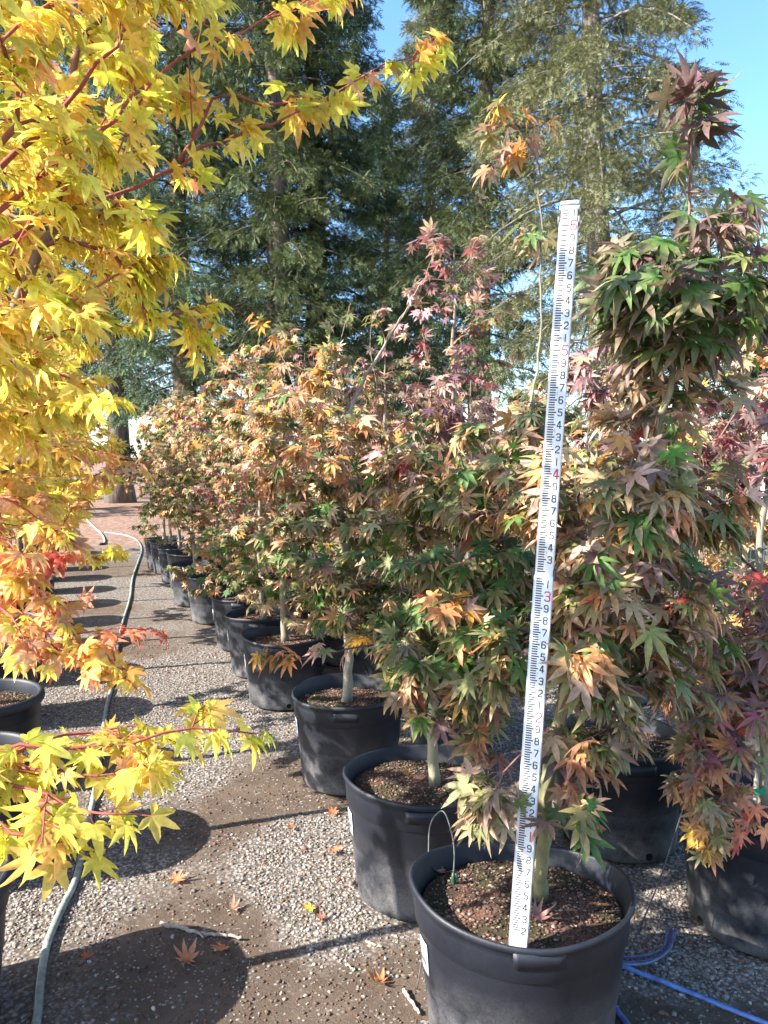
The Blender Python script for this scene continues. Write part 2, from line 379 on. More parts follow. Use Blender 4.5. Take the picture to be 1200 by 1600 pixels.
# ------------------------------------------------------------------ maple leaves
def leaf_template(nl, wid, droop, rng, detail=2, sinus=.30, ser=0.0):
    """palmate leaf, base at origin, middle lobe along +Y, upper side +Z; returns V, quads, tris, t(radial)"""
    if nl == 7: angs = [-128, -82, -40, 0, 40, 82, 128]; lens = [.42, .72, .93, 1, .93, .72, .42]
    else: angs = [-98, -48, 0, 48, 98]; lens = [.55, .88, 1, .88, .55]
    angs = [math.radians(a + rng.uniform(-6, 6)) for a in angs]; lens = [l * rng.uniform(.9, 1.08) for l in lens]
    V = [(0, 0, 0.)]; T = [0.]; Q = []; TR = []
    sin_i = []
    bounds = [angs[0] - .5] + [(a + b) / 2 for a, b in zip(angs[:-1], angs[1:])] + [angs[-1] + .5]
    for k, b in enumerate(bounds):
        r = sinus * (1 if 0 < k < nl else .45)
        V.append((r * math.sin(b), r * math.cos(b), .015)); T.append(r); sin_i.append(len(V) - 1)
    for k in range(nl):
        a, L = angs[k], lens[k]; u = np.array((math.sin(a), math.cos(a))); s = np.array((-u[1], u[0])) * -1
        w = wid * L ** .6; dz = rng.uniform(-.12, .08); tw = rng.uniform(-.05, .05)
        def P(f, off, zz=0): 
            q = u * L * f + s * off; V.append((q[0], q[1], zz + dz * f * f + tw * off * 6)); T.append(min(1, L * f)); return len(V) - 1
        if detail >= 2:
            m1 = P(.50, 0, -.03); m2 = P(.78, 0, -.02); tip = P(1.0, rng.uniform(-.04, .04), -.02)
            e = [P(.50, -w, .02), P(.78, -w * .52 * (1 + ser), .01), P(.50, w, .02), P(.78, w * .52 * (1 + ser), .01)]
            sl, sr = sin_i[k], sin_i[k + 1]
            Q += [(0, m1, e[0], sl), (m1, m2, e[1], e[0]), (0, sr, e[2], m1), (m1, e[2], e[3], m2)]
            TR += [(m2, tip, e[1]), (m2, e[3], tip)]
        else:
            tip = P(1.0, 0, -.02); e = [P(.52, -w, .01), P(.52, w, .01)]
            Q += [(0, tip, e[0], sin_i[k]), (0, sin_i[k + 1], e[1], tip)]
    V = np.array(V); r2 = (V[:, :2] ** 2).sum(1)
    V[:, 2] -= droop * r2
    return V, np.array(Q), np.array(TR) if TR else np.zeros((0, 3), int), np.array(T)
_tr = random.Random(3)
T_NEAR = [leaf_template(7, .122, d, _tr, 2, .27) for d in (.05, .18, .32, .45, .25, .6)] + [leaf_template(5, .15, .3, _tr)]
T_MID = [leaf_template(7, .15, d, _tr, 1) for d in (.05, .25, .45)]
T_YEL = [leaf_template(7, .13, d, _tr, 2, .36) for d in (.1, .3, .5)] + [leaf_template(5, .165, d, _tr, 2, .40, .35) for d in (.05, .2, .4, .6)]
T_YMID = [leaf_template(5, .20, d, _tr, 1, .42) for d in (.05, .25, .5)]

def leaves_mesh(name, pos, tipd, nrm, size, c0, c1, temps, mat, rng, petiole=None):
    """pos etc: arrays of n leaves; petiole: (start points, colour)"""
    n = len(pos); Y = unit(tipd); Z = nrm - Y * (nrm * Y).sum(1, keepdims=True); Z = unit(Z); Xa = np.cross(Y, Z)
    which = rng.randint(0, len(temps), n); mir = rng.choice([-1, 1], n)
    Vs, Cs, Qs, Ts = [], [], [], []; off = 0
    for k, (tv, tq, tt, tr) in enumerate(temps):
        for mm in (1, -1):
            ix = np.where((which == k) & (mir == mm))[0]
            if not len(ix): continue
            R = np.stack([Xa[ix] * mm, Y[ix], Z[ix]], 1) * size[ix][:, None, None]
            V = np.einsum('vk,nkj->nvj', tv, R) + pos[ix][:, None]
            f = np.clip(tr * 1.25 - .18, 0, 1)[None, :, None]
            C = c0[ix][:, None] * (1 - f) + c1[ix][:, None] * f
            C = C * (1 + rng.uniform(-.12, .12, (len(ix), len(tv), 1)))
            m = len(tv); o = (off + m * np.arange(len(ix)))[:, None, None]
            q = tq if mm == 1 else tq[:, ::-1]; Qs.append((q[None] + o).reshape(-1, 4))
            if len(tt): t = tt if mm == 1 else tt[:, ::-1]; Ts.append((t[None] + o).reshape(-1, 3))
            Vs.append(V.reshape(-1, 3)); Cs.append(C.reshape(-1, 3)); off += m * len(ix)
    if petiole is not None:
        st, pcol = petiole; d = unit(pos - st + 1e-6); s = unit(np.cross(d, nrm) + 1e-6) * .0011
        V = np.stack([st - s, st + s, pos + s * .8, pos - s * .8], 1).reshape(-1, 3)
        Vs.append(V); Cs.append(np.repeat(pcol, 4, 0)); Qs.append(off + np.arange(4 * n).reshape(n, 4)); off += 4 * n
    return raw_mesh(name, np.concatenate(Vs), [np.concatenate(Qs)] + ([np.concatenate(Ts)] if Ts else []), np.clip(np.concatenate(Cs), .004, .95), mat)

def pick_cols(pal, n, rng):
    w = np.array([p[0] for p in pal], float); w /= w.sum(); ix = rng.choice(len(pal), n, p=w)
    a = np.array([p[1] for p in pal])[ix]; b = np.array([p[2] for p in pal])[ix]
    j = rng.uniform(.75, 1.25, (n, 1)); h = 1 + rng.uniform(-.12, .12, (n, 3))
    return a * j * h, b * j * h
GREEN = ((.08, .165, .038), (.11, .17, .045)); DGREEN = ((.040, .10, .022), (.06, .11, .03)); OLIVE = ((.20, .21, .075), (.30, .235, .115))
TAN = ((.45, .34, .19), (.50, .33, .20)); PINK = ((.54, .36, .26), (.55, .34, .25)); BROWN = ((.22, .165, .115), (.27, .18, .13))
ORANGE = ((.60, .31, .10), (.56, .24, .11)); RED = ((.50, .075, .055), (.46, .10, .08)); PURP = ((.17, .095, .10), (.21, .115, .115))
DRED = ((.30, .10, .105), (.34, .13, .13)); GOLD = ((.60, .36, .06), (.56, .26, .06)); GRN_PURP = ((.085, .18, .035), (.22, .14, .10)); GTAN = ((.13, .17, .055), (.38, .28, .15))
MAUVE = ((.33, .20, .195), (.40, .25, .235)); RUST = ((.36, .18, .10), (.42, .20, .12)); PEACH = ((.60, .37, .18), (.60, .33, .20))
PAL_TAN = [(2.5, *TAN), (2.5, *PINK), (1.5, *PEACH), (2, *OLIVE), (2.2, *GTAN), (1.8, *GREEN), (.6, *BROWN), (.8, *ORANGE), (.08, *RED)]
PAL_GRN = [(1, *PEACH), (4.5, *GREEN), (1.5, *DGREEN), (3, *OLIVE), (3, *GTAN), (1.5, *TAN), (.6, *BROWN), (.5, *ORANGE), (.1, *RED)]
PAL_BRN = [(1.5, *PEACH), (1.3, *RUST), (2, *BROWN), (2.3, *OLIVE), (1.5, *TAN), (1.6, *GTAN), (.45, *PURP), (1.8, *GREEN), (.5, *ORANGE), (.08, *RED)]
PAL_PURP = [(3, *PURP), (2, *DRED), (2.5, *MAUVE), (1, *BROWN), (.15, *RED), (.4, *OLIVE)]
PAL_TOPG = [(4, *GRN_PURP), (3, *GREEN), (1, *OLIVE), (1.2, *BROWN), (.8, *PURP)]
PAL_LEAD = [(4, *BROWN), (2, *MAUVE), (1.2, *PURP), (2, *GRN_PURP)]
PAL_ORG = [(2.5, *ORANGE), (1.5, *GOLD), (1.5, *PINK), (1.5, *GTAN), (1, *OLIVE)]
YEL = ((.80, .66, .13), (.82, .64, .15)); YGRN = ((.66, .64, .10), (.76, .65, .13)); YORG = ((.78, .50, .12), (.78, .43, .15)); SALM = ((.78, .45, .26), (.78, .38, .23))
CORAL = ((.74, .30, .16), (.66, .17, .12)); LIME = ((.46, .48, .045), (.58, .52, .06))
PAL_YEL = [(5.5, *YEL), (3.2, *YGRN), (1.4, *YORG), (.6, *LIME), (.5, *SALM)]
PAL_YOR = [(3, *YORG), (3, *YEL), (2, *SALM), (1, *YGRN), (.4, *CORAL)]
PAL_PCH = [(2.2, *PINK), (1.2, *TAN), (2.4, *PEACH), (1.5, *GTAN), (1.5, *OLIVE), (1.6, *GREEN), (.7, *GOLD), (1, *ORANGE), (.9, *RUST)]
PAL_DUSTY = [(4, *MAUVE), (1.5, *PURP), (1.5, *PINK), (1, *DRED), (.6, *BROWN)]
PAL_RUST = [(4, *RUST), (2.5, *BROWN), (.8, *DRED), (.6, *PURP), (.7, *ORANGE), (1.2, *OLIVE), (.08, *RED)]
PAL_PEACH = [(3, *SALM), (3, *YORG), (.6, *CORAL), (1.5, *YEL)]
PAL_COR = [(3, *CORAL), (2, *SALM), (1.5, *YORG), (.6, *RED)]

# ------------------------------------------------------------------ growing a tree: trunk, branches to twig ends, leaves along the twigs
def grow_tree(name, seed, trunk, trunk_r, blobs, leaf_size, temps, leaf_mat, bark=(.26, .22, .16), twig=(.22, .15, .11), pet=(.30, .08, .07),
              extra=(), leaf_out=.55, twig_len=.24, tip_r=.0016, drop=.75):
    """blobs: (centre, radii, twig ends, leaves per twig, palette[, size factor]); extra: (path points, start radius, leaves per metre, palette, size factor)
    all in the tree's own coordinates; returns (trunk mesh, crown mesh)"""
    rng = np.random.RandomState(seed)
    tp = resample(smooth_path(trunk, 8), .06)
    tp[1:-1] += rng.normal(0, .004, (len(tp) - 2, 3))
    nodes = [p for p in tp]; par = [i - 1 for i in range(len(tp))]
    path = list(np.concatenate([[0], np.cumsum(np.linalg.norm(np.diff(tp, axis=0), axis=1))]))
    nt = len(tp); start_ok = int(nt * .22)
    tgts = []
    for bi, b in enumerate(blobs):
        c, r, k = np.asarray(b[0], float), np.asarray(b[1], float), b[2]
        d = unit(rng.normal(0, 1, (k, 3))); rad = rng.uniform(.25, 1, (k, 1)) ** .42
        rad *= 1 + .22 * (rng.rand(k, 1) - .5)
        for q in c + d * rad * r: tgts.append((q, bi))
    tp_a = np.array(tp)
    order = sorted(range(len(tgts)), key=lambda i: np.min(np.linalg.norm(tp_a - tgts[i][0], axis=1)))
    chains = []
    for i in order:
        t, bi = tgts[i]; A = np.array(nodes[start_ok:]); pl = np.array(path[start_ok:])
        dv = t - A; d = np.linalg.norm(dv, axis=1) + 1e-6
        cost = d * (1 + .7 * np.maximum(0, -dv[:, 2] / d)) + .16 * pl
        j = int(np.argmin(cost)); s = A[j]; j += start_ok; dd = np.linalg.norm(t - s)
        if dd < .03: continue
        pdir = unit(nodes[j] - nodes[par[j]]) if par[j] >= 0 else np.array((0, 0, 1.))
        c1 = s + (unit(t - s) * .6 + pdir * .35 + np.array((0, 0, .22))) * dd * .4 + rng.normal(0, .03, 3) * dd
        m = max(3, int(dd / .06) + 1); u = np.linspace(0, 1, m)[1:, None]
        pts = (1 - u) ** 2 * s + 2 * u * (1 - u) * c1 + u ** 2 * t + rng.normal(0, .005, (m - 1, 3))
        ids = [j]
        for q in pts:
            nodes.append(q); par.append(ids[-1]); path.append(path[ids[-1]] + np.linalg.norm(q - nodes[ids[-1]])); ids.append(len(nodes) - 1)
        chains.append((ids, bi))
    cnt = np.zeros(len(nodes))
    for ids, bi in chains: cnt[ids[-1]] += 1
    for i in range(len(nodes) - 1, 0, -1):
        if par[i] >= 0: cnt[par[i]] += cnt[i]
    nodes = np.array(nodes)
    mb = MB()
    tr = np.interp(np.linspace(0, 1, nt), np.linspace(0, 1, len(trunk_r)), trunk_r)
    tr = tr * (1 + .05 * np.sin(np.arange(nt) * 1.3)); tr[0] *= 1.25
    hz = np.linspace(0, 1, nt)[:, None]
    mix = np.clip((hz - .55) / .4, 0, 1)
    tc = np.asarray(bark) * (1 - mix) + np.asarray(twig) * mix
    tc = tc * rng.uniform(.8, 1.2, (nt, 1))
    mb.tube(tp, tr, 9, tc)
    for ids, bi in chains:
        P = nodes[ids]; r = np.minimum(tip_r * np.maximum(cnt[ids], 1) ** .52, tr.max() * .6); r[0] = r[1] if len(r) > 1 else r[0]
        f = np.clip((r - tip_r) / .008, 0, 1)[:, None]
        mb.tube(P, r, 5, (np.asarray(bark) * f + np.asarray(twig) * (1 - f)) * rng.uniform(.75, 1.2), cap=False)
    # leaves
    LP, LS, LD, LN, LZ, C0, C1 = [], [], [], [], [], [], []
    def add_leaves(P, k, pal, sf, axisxy):
        seg = np.concatenate([[0], np.cumsum(np.linalg.norm(np.diff(P, axis=0), axis=1))]); L = seg[-1]
        if L < 1e-4 or k < 1: return
        s = np.sort(rng.uniform(0, 1, k) ** .75) * L
        q = np.stack([np.interp(s, seg, P[:, a]) for a in range(3)], -1)
        ad = unit(P[-1] - P[0]); side = np.cross(ad, (0, 0, 1.)); side = unit(side + rng.normal(0, .1, 3))
        sg = np.where(np.arange(k) % 2 == 0, 1., -1.)[:, None]
        out = q - np.array([axisxy[0], axisxy[1], 0]); out[:, 2] = 0; out = unit(out + rng.normal(0, .03, (k, 3)))
        lat = side * sg * rng.uniform(.4, 1, (k, 1)) + ad * rng.uniform(.1, .9, (k, 1)) + out * .45 + rng.normal(0, .25, (k, 3))
        z = leaf_size * sf * rng.uniform(.62, 1.25, k)
        pl = unit(lat + np.array((0, 0, .05))) * (z * rng.uniform(.3, .75, k))[:, None]
        base = q + pl; base[:, 2] -= z * .12
        td = unit(lat) + np.array((0, 0, -1.)) * rng.uniform(.15, 1.15, (k, 1)) * drop * 1.3
        nm = np.array((0, 0, 1.)) * .75 + out * leaf_out + rng.normal(0, .38, (k, 3))
        a, b = pick_cols(pal, k, rng)
        LP.append(base); LS.append(q); LD.append(td); LN.append(nm); LZ.append(z); C0.append(a); C1.append(b)
    tax = tp[:, :2]
    for ids, bi in chains:
        b = blobs[bi]; P = nodes[ids]; acc = 0; i = len(P) - 1
        while i > 0 and acc < twig_len: acc += np.linalg.norm(P[i] - P[i - 1]); i -= 1
        ax = tax[int(np.argmin(np.abs(tp[:, 2] - P[-1][2])))]
        k = max(1, int(b[3] * rng.uniform(.6, 1.4)))
        add_leaves(P[i:], k, b[4], b[5] if len(b) > 5 else 1.0, ax)
    for e in extra:
        P = resample(smooth_path(e[0], 8), .05); P[1:] += rng.normal(0, .004, (len(P) - 1, 3)); n = len(P)
        mb.tube(P, np.linspace(e[1], max(.0013, e[1] * .22), n), 6, np.asarray(twig) * rng.uniform(.9, 1.2))
        L = np.linalg.norm(np.diff(P, axis=0), axis=1).sum(); f0 = e[5] if len(e) > 5 else .15
        k0 = int(n * f0); ax = P[0][:2] if len(e) <= 6 else e[6]
        for c in range(max(1, int(L * (1 - f0) / .10))):        # short side twigs with leaves
            i = rng.randint(k0, n); d = unit(P[min(i + 1, n - 1)] - P[max(i - 1, 0)])
            sd = unit(np.cross(d, (0, 0, 1.)) * rng.choice([-1, 1]) + d * .6 + rng.normal(0, .3, 3)); ln = rng.uniform(.06, .17) * e[4] * (1 - .65 * i / n)
            tw = np.array([P[i], P[i] + sd * ln * .5 + (0, 0, .01), P[i] + sd * ln]); mb.tube(tw, [.0018, .0015, .001], 4, np.asarray(twig) * 1.1)
            add_leaves(tw, max(1, int(e[2] * .10 * rng.uniform(.6, 1.3))), e[3], e[4], ax)
        add_leaves(P[k0:], max(2, int(L * e[2] * .3)), e[3], e[4], ax)
        add_leaves(P[-3:], 4, e[3], e[4], ax)
    pos = np.concatenate(LP); nn = len(pos)
    cm = leaves_mesh(name + '_crown', pos, np.concatenate(LD), np.concatenate(LN), np.concatenate(LZ), np.concatenate(C0), np.concatenate(C1), temps, leaf_mat, rng,
                     (np.concatenate(LS), np.tile(np.asarray(pet), (nn, 1)) * rng.uniform(.7, 1.3, (nn, 1))))
    return mb.mesh(name + '_trunk', M_BARK), cm

# ------------------------------------------------------------------ pots
def pot_mesh(name, seed, warp=1.0, seg=72, thick=False):
    r = np.random.RandomState(seed)
    prof = [(.0, .012), (.20, .010), (.236, .0), (.243, .006), (.246, .03), (.258, .17), (.2615, .20), (.2612, .206), (.2645, .212), (.274, .345), (.2765, .352), (.2825, .358),
            (.2850, .42), (.2865, .436), (.2925, .440), (.2955, .447), (.2945, .455), (.2905, .460), (.2855, .459), (.2825, .453), (.2810, .440), (.2735, .425), (.2700, .36), (.2640, .30)]
    if thick:
        k = [q for q in prof if q[1] < .40 and prof.index(q) < 13]
        prof = k + [(.276, .40), (.282, .404), (.290, .408), (.2985, .418), (.302, .432), (.2985, .447), (.290, .457), (.281, .460), (.272, .455), (.268, .445), (.264, .40), (.258, .34)]
    a = np.arange(seg) * 2 * math.pi / seg; ph = r.uniform(0, 6.28, 4)
    V = []
    for R, z in prof:
        w = warp * (z / POT_H) ** 2
        rr = R * (1 + w * (.012 * np.sin(2 * a + ph[0]) + .008 * np.sin(3 * a + ph[1]) + .003 * np.sin(7 * a + ph[2])))
        zz = z + (w * .010 * np.sin(2 * a + ph[3]) if z > .3 else 0 * a)
        V.append(np.stack([rr * np.cos(a), rr * np.sin(a), zz], -1))
    V = np.array(V); n = len(prof)
    # drain holes: notches pressed into the foot
    for k in range(4):
        m = (np.arange(seg) % (seg // 4)) == (seg // 8)
    V = V.reshape(-1, 3); i = np.arange(n - 1)[:, None] * seg; j = np.arange(seg)[None]; j2 = (j + 1) % seg
    q = np.stack([i + j, i + j2, i + seg + j2, i + seg + j], -1).reshape(-1, 4)
    mb = MB(); mb.add(V, [q])
    return mb.mesh(name, M_POT)
def surf_patch(a0, a1, z0, z1, rad, n=8, th=.002):
    """thin curved plate on the pot wall between two angles"""
    a = np.linspace(a0, a1, n); V = []
    for z in (z0, z1):
        for t in a: r = rad(z); V.append((r * math.cos(t), r * math.sin(t), z))
    for z in (z0, z1):
        for t in a: r = rad(z) + th; V.append((r * math.cos(t), r * math.sin(t), z))
    F = []
    for k in range(n - 1):
        F += [(2 * n + k, 2 * n + k + 1, 3 * n + k + 1, 3 * n + k), (k, n + k, n + k + 1, k + 1),
              (k, k + 1, 2 * n + k + 1, 2 * n + k), (n + k, 3 * n + k, 3 * n + k + 1, n + k + 1)]
    F += [(0, 2 * n, 3 * n, n), (n - 1, 2 * n - 1, 4 * n - 1, 3 * n - 1)]
    return np.array(V), np.array(F)
wall_r = lambda z: .2455 + (z - .03) * (.0290 / .315) + .004
def grip_mesh():
    mb = MB(); V, F = surf_patch(-.22, .22, .385, .428, lambda z: .2835 + .004 * (z - .385) / .043, 10, .0035); mb.add(V, [F]); return mb.mesh('grip', M_POT)
def hole_mesh():
    mb = MB(); a = np.arange(12) * math.pi / 6; V = []
    for rr, d in ((.016, 0), (.011, -.004)):
        for t in a: V.append((.2475 + d * .2, rr * math.cos(t), .032 + rr * math.sin(t)))
    V.append((.243, 0, .032)); q = [(k, (k + 1) % 12, 12 + (k + 1) % 12, 12 + k) for k in range(12)]; t = [(12 + k, 12 + (k + 1) % 12, 24) for k in range(12)]
    mb.add(np.array(V) + (.004, 0, 0), [np.array(q), np.array(t)], (.01, .01, .01)); return mb.mesh('drain_hole', M_SOIL)
def sticker_mesh():
    mb = MB(); V, F = surf_patch(-.10, .10, .245, .335, lambda z: wall_r(z) - .001, 6, .0022); mb.add(V, [F], (.80, .80, .80))
    for k, (z, a0, a1, h) in enumerate(((.322, -.08, .05, .004), (.312, -.08, .07, .003), (.304, -.08, .02, .003), (.262, -.075, .075, .003))):
        V, F = surf_patch(a0, a1, z, z + h, lambda z: wall_r(z) + .0013, 4, .0006); mb.add(V, [F], (.28, .28, .30))
    for k in range(11):
        a0 = -.075 + k * .0135; V, F = surf_patch(a0, a0 + (.004 if k % 3 else .008), .270, .294, lambda z: wall_r(z) + .0013, 2, .0006); mb.add(V, [F], (.20, .20, .22))
    return mb.mesh('sticker', M_MARK)
def soil_mesh(name, seed, chips=2600):
    r = np.random.RandomState(seed); mb = MB(); nr, na = 16, 56
    a = np.arange(na) * 2 * math.pi / na; V = [(0, 0, SOIL_Z + .012)]
    for k in range(1, nr + 1):
        R = .268 * k / nr
        for t in a:
            x, y = R * math.cos(t), R * math.sin(t)
            V.append((x, y, SOIL_Z + .012 - .012 * (k / nr) ** 2 + .020 * (fbm(x * 9 + seed, y * 9, 3) - .5)))
    V = np.array(V); tri = [(0, 1 + k, 1 + (k + 1) % na) for k in range(na)]
    q = [(1 + (i - 1) * na + k, 1 + i * na + k, 1 + i * na + (k + 1) % na, 1 + (i - 1) * na + (k + 1) % na) for i in range(1, nr) for k in range(na)]
    m = fbm(V[:, 0] * 8 + 40 + seed, V[:, 1] * 8 + 9, 4)[:, None]
    C = np.where(m > .56, np.array([[.12, .065, .045]]), np.where(m > .45, np.array([[.055, .036, .027]]), np.array([[.045, .040, .022]])))
    mb.add(V, [np.array(tri), np.array(q)], C)
    if chips:
        rr = .262 * np.sqrt(r.rand(chips)); t = r.uniform(0, 6.283, chips); x, y = rr * np.cos(t), rr * np.sin(t)
        z = SOIL_Z + .012 - .012 * (rr / .268) ** 2 + .020 * (fbm(x * 9 + seed, y * 9, 3) - .5)
        s = .0022 + .0050 * r.rand(chips) ** 2; m = fbm(x * 8 + 40 + seed, y * 8 + 9, 4); u = r.rand(chips)
        col = np.where((m > .52)[:, None], np.array([[.13, .078, .056]]), np.array([[.085, .06, .042]]))
        col = np.where((u > .86)[:, None], np.array([[.27, .22, .17]]), col); col = np.where(((u > .7) & (u < .86))[:, None], np.array([[.19, .12, .085]]), col)
        col = col * r.uniform(.6, 1.3, (chips, 1))
        v, f, c = pebbles(np.stack([x, y, z + s * .3], -1), s, col, r, .45); mb.add(v, [f], c)
    return mb.mesh(name, M_SOIL, False)
POTS = [pot_mesh('nursery_pot', s, w) for s, w in ((1, 1.9), (2, .8), (3, 1.0))] + [pot_mesh('thick_rim_pot', 4, .5, thick=True)]
SOILS = [soil_mesh('potting_mix', s) for s in (1, 2, 3)]
SOIL_FAR = [soil_mesh('potting_mix_plain', s, 500) for s in (7, 8)]
GRIP, HOLE, STICK = grip_mesh(), hole_mesh(), sticker_mesh()

def potted(pos, tree, label, group, rot=0.0, scale=1.0, near=False, k=0, stick=None, stake=None, pot_i=None, oval=(1, 1, 1)):
    t = thing('potted_maple', pos, label, 'potted tree', group)
    pr = rot * .0 + (k * 1.3 if pot_i is None else 0)
    p = obj('pot', POTS[(k % 2) + 1 if pot_i is None else pot_i], t, (0, 0, 0), pr, oval)
    if near:
        for a in (0, math.pi): obj('grip', GRIP, p, (0, 0, 0), -math.pi / 2 + a - pr)
        for a in range(4): obj('drain_hole', HOLE, p, (0, 0, 0), -1.35 + a * math.pi / 2 - pr)
    if stick is not None: obj('sticker', STICK, p, (0, 0, 0), stick - pr)
    obj('soil', (SOILS if near else SOIL_FAR)[k % (3 if near else 2)], t, (0, 0, 0), k * 2.1 if oval[0] == 1 else 0, oval)
    tm, cm = tree
    obj('trunk', tm, t, (0, 0, 0), rot, scale); obj('crown', cm, t, (0, 0, 0), rot, scale)
    if stake:
        for (dx, dy, h, ties) in stake:
            mb = MB(); mb.tube([(dx, dy, SOIL_Z - .08), (dx + .004, dy, SOIL_Z + h * .5), (dx, dy, SOIL_Z + h)], [.0085, .008, .007], 8, (.62, .55, .45)); obj('stake', mb.mesh('stake', M_WOOD), t)
            for z in ties:
                mb = MB(); a = np.linspace(0, 2 * math.pi, 20); cx, cy = dx / 2, dy / 2; L = math.hypot(dx, dy) / 2
                ux, uy = dx / (2 * L), dy / (2 * L); q = [(cx + ux * (L + .016) * math.cos(s) - uy * .019 * math.sin(s), cy + uy * (L + .016) * math.cos(s) + ux * .019 * math.sin(s)) for s in a]
                V = [(x, y, z + d) for d in (-.011, .011) for x, y in q]; n = 20
                mb.add(np.array(V), [np.array([(i, i + 1, n + i + 1, n + i) for i in range(n - 1)])], (.02, .30, .15))
                mb.tube([(q[0][0], q[0][1], z), (q[0][0] + ux * .02, q[0][1] - .02, z + .006), (q[0][0] + ux * .03, q[0][1] - .03, z + .014)], [.004, .003, .002], 5, (.02, .30, .15))
                obj('tie', mb.mesh('tie', M_TAPE), t)
    return t

# ------------------------------------------------------------------ the three rows on the right and the row on the left
SB = SOIL_Z
def rel(root): return lambda px, py, d: at(px, py, d) - root
# --- nearest tree of the front row, behind the rod
r = rel(P_POS[0]); base = np.array((.06, .02, SB))
P1 = grow_tree('maple_a', 21, [base, r(852, 1270, 2.02), r(872, 1130, 2.05), r(905, 1000, 2.08), r(950, 860, 2.12), r(1018, 700, 2.15), r(1046, 600, 2.15), r(1066, 480, 2.15), r(1080, 330, 2.15), r(1068, 150, 2.15)],
    [.021, .019, .018, .016, .014, .011, .009, .006, .0035, .002],
    [(r(955, 780, 2.08), (.25, .15, .17), 46, 8, PAL_TAN), (r(800, 780, 2.32), (.2, .16, .16), 26, 7, PAL_TAN), (r(975, 930, 2.06), (.21, .15, .16), 38, 8, PAL_BRN), (r(1040, 1030, 2.1), (.14, .18, .14), 16, 7, PAL_BRN),
     (r(925, 1165, 2.0), (.10, .08, .10), 12, 6, PAL_BRN, 1.0), (r(945, 1060, 1.99), (.09, .04, .13), 16, 6, PAL_BRN, 1.0), (r(912, 1190, 1.97), (.05, .03, .08), 7, 5, PAL_BRN, .9), (r(800, 1040, 2.1), (.08, .08, .14), 12, 7, PAL_GRN, 1.0), (r(758, 1245, 1.97), (.04, .05, .09), 9, 6, [(2, *BROWN), (2, *OLIVE), (2, *GTAN), (1, *TAN)], .95), (r(915, 1270, 1.92), (.05, .05, .05), 4, 5, PAL_GRN, .9),
     (r(1070, 470, 2.13), (.27, .2, .17), 40, 7, PAL_TOPG, 1.15), (r(1060, 590, 2.16), (.15, .12, .11), 12, 6, [(2, *GRN_PURP), (2, *BROWN), (1, *TAN), (1, *PINK)], 1.05), (r(1070, 385, 2.13), (.20, .08, .14), 13, 6, PAL_LEAD, 1.15), (r(1010, 640, 2.2), (.15, .10, .12), 10, 6, PAL_TAN),
     (r(925, 1030, 1.9), (.05, .06, .05), 4, 6, PAL_ORG, 1.05), (r(1110, 780, 2.15), (.12, .12, .1), 10, 7, PAL_TAN)],
    .072, T_NEAR, M_LEAF, bark=(.22, .21, .11), twig=(.20, .10, .09),
    extra=[([r(1080, 330, 2.15), r(1078, 250, 2.15), r(1068, 150, 2.15)], .0025, 66, [(2, (.12, .09, .07), (.17, .11, .09)), (2, *GRN_PURP), (1.5, *PURP), (.6, *BROWN)], 1.2, .0), ([r(1072, 300, 2.15), r(1120, 300, 2.12), r(1160, 330, 2.1)], .003, 30, PAL_LEAD, 1.2, .3),
           ([r(872, 1130, 2.05), r(820, 1170, 2.05), r(772, 1240, 1.97), r(760, 1290, 1.95)], .004, 50, [(3, *BROWN), (2, *OLIVE), (2, *GTAN)], .95, .35)])
potted(P_POS[0], P1, 'nearest potted maple, with the measuring rod standing in its black pot', 'potted maples in the front right row', near=True, k=0, stick=math.pi * 1.08, pot_i=0, oval=(1.045, .925, 1.0))
# --- second
r = rel(P_POS[1]); base = np.array((.06, .0, SB))
P2 = grow_tree('maple_b', 22, [base, r(674, 1130, 2.9), r(690, 1000, 2.9), r(725, 860, 2.92), r(790, 740, 2.95), r(836, 600, 2.95), r(845, 480, 2.95), r(844, 360, 2.95), r(838, 250, 2.95), r(806, 195, 2.95)],
    [.021, .019, .017, .014, .010, .0055, .0042, .0036, .003, .002],
    [(r(720, 860, 2.75), (.34, .26, .25), 60, 9, PAL_GRN), (r(730, 1010, 2.65), (.26, .22, .22), 46, 9, PAL_GRN), (r(690, 1085, 2.6), (.17, .07, .12), 13, 7, PAL_BRN, 1.0), (r(745, 1130, 2.6), (.06, .10, .1), 7, 6, PAL_BRN, 1.0), (r(790, 730, 2.85), (.30, .20, .25), 36, 8, PAL_TAN),
     (r(680, 740, 2.9), (.26, .16, .2), 26, 8, PAL_TAN), (r(805, 210, 2.95), (.16, .10, .14), 10, 5, [(1.2, *GOLD), (2, *OLIVE), (.7, *ORANGE), (2, *BROWN), (1, *PINK)], 1.05), (r(700, 950, 2.45), (.05, .05, .05), 4, 5, PAL_ORG), (r(838, 360, 2.95), (.06, .05, .05), 3, 4, PAL_BRN)],
    .070, T_NEAR, M_LEAF, bark=(.34, .31, .20), twig=(.12, .09, .07),
    extra=[([r(690, 980, 2.9), r(640, 1000, 2.8), r(560, 1010, 2.75), r(470, 1030, 2.7), r(415, 1015, 2.65)], .006, 32, PAL_ORG, 1.05, .25)])
potted(P_POS[1], P2, 'second potted maple from the front, one bare leader tipped with orange leaves above its crown', 'potted maples in the front right row', near=True, k=1, stick=math.pi * 1.08)
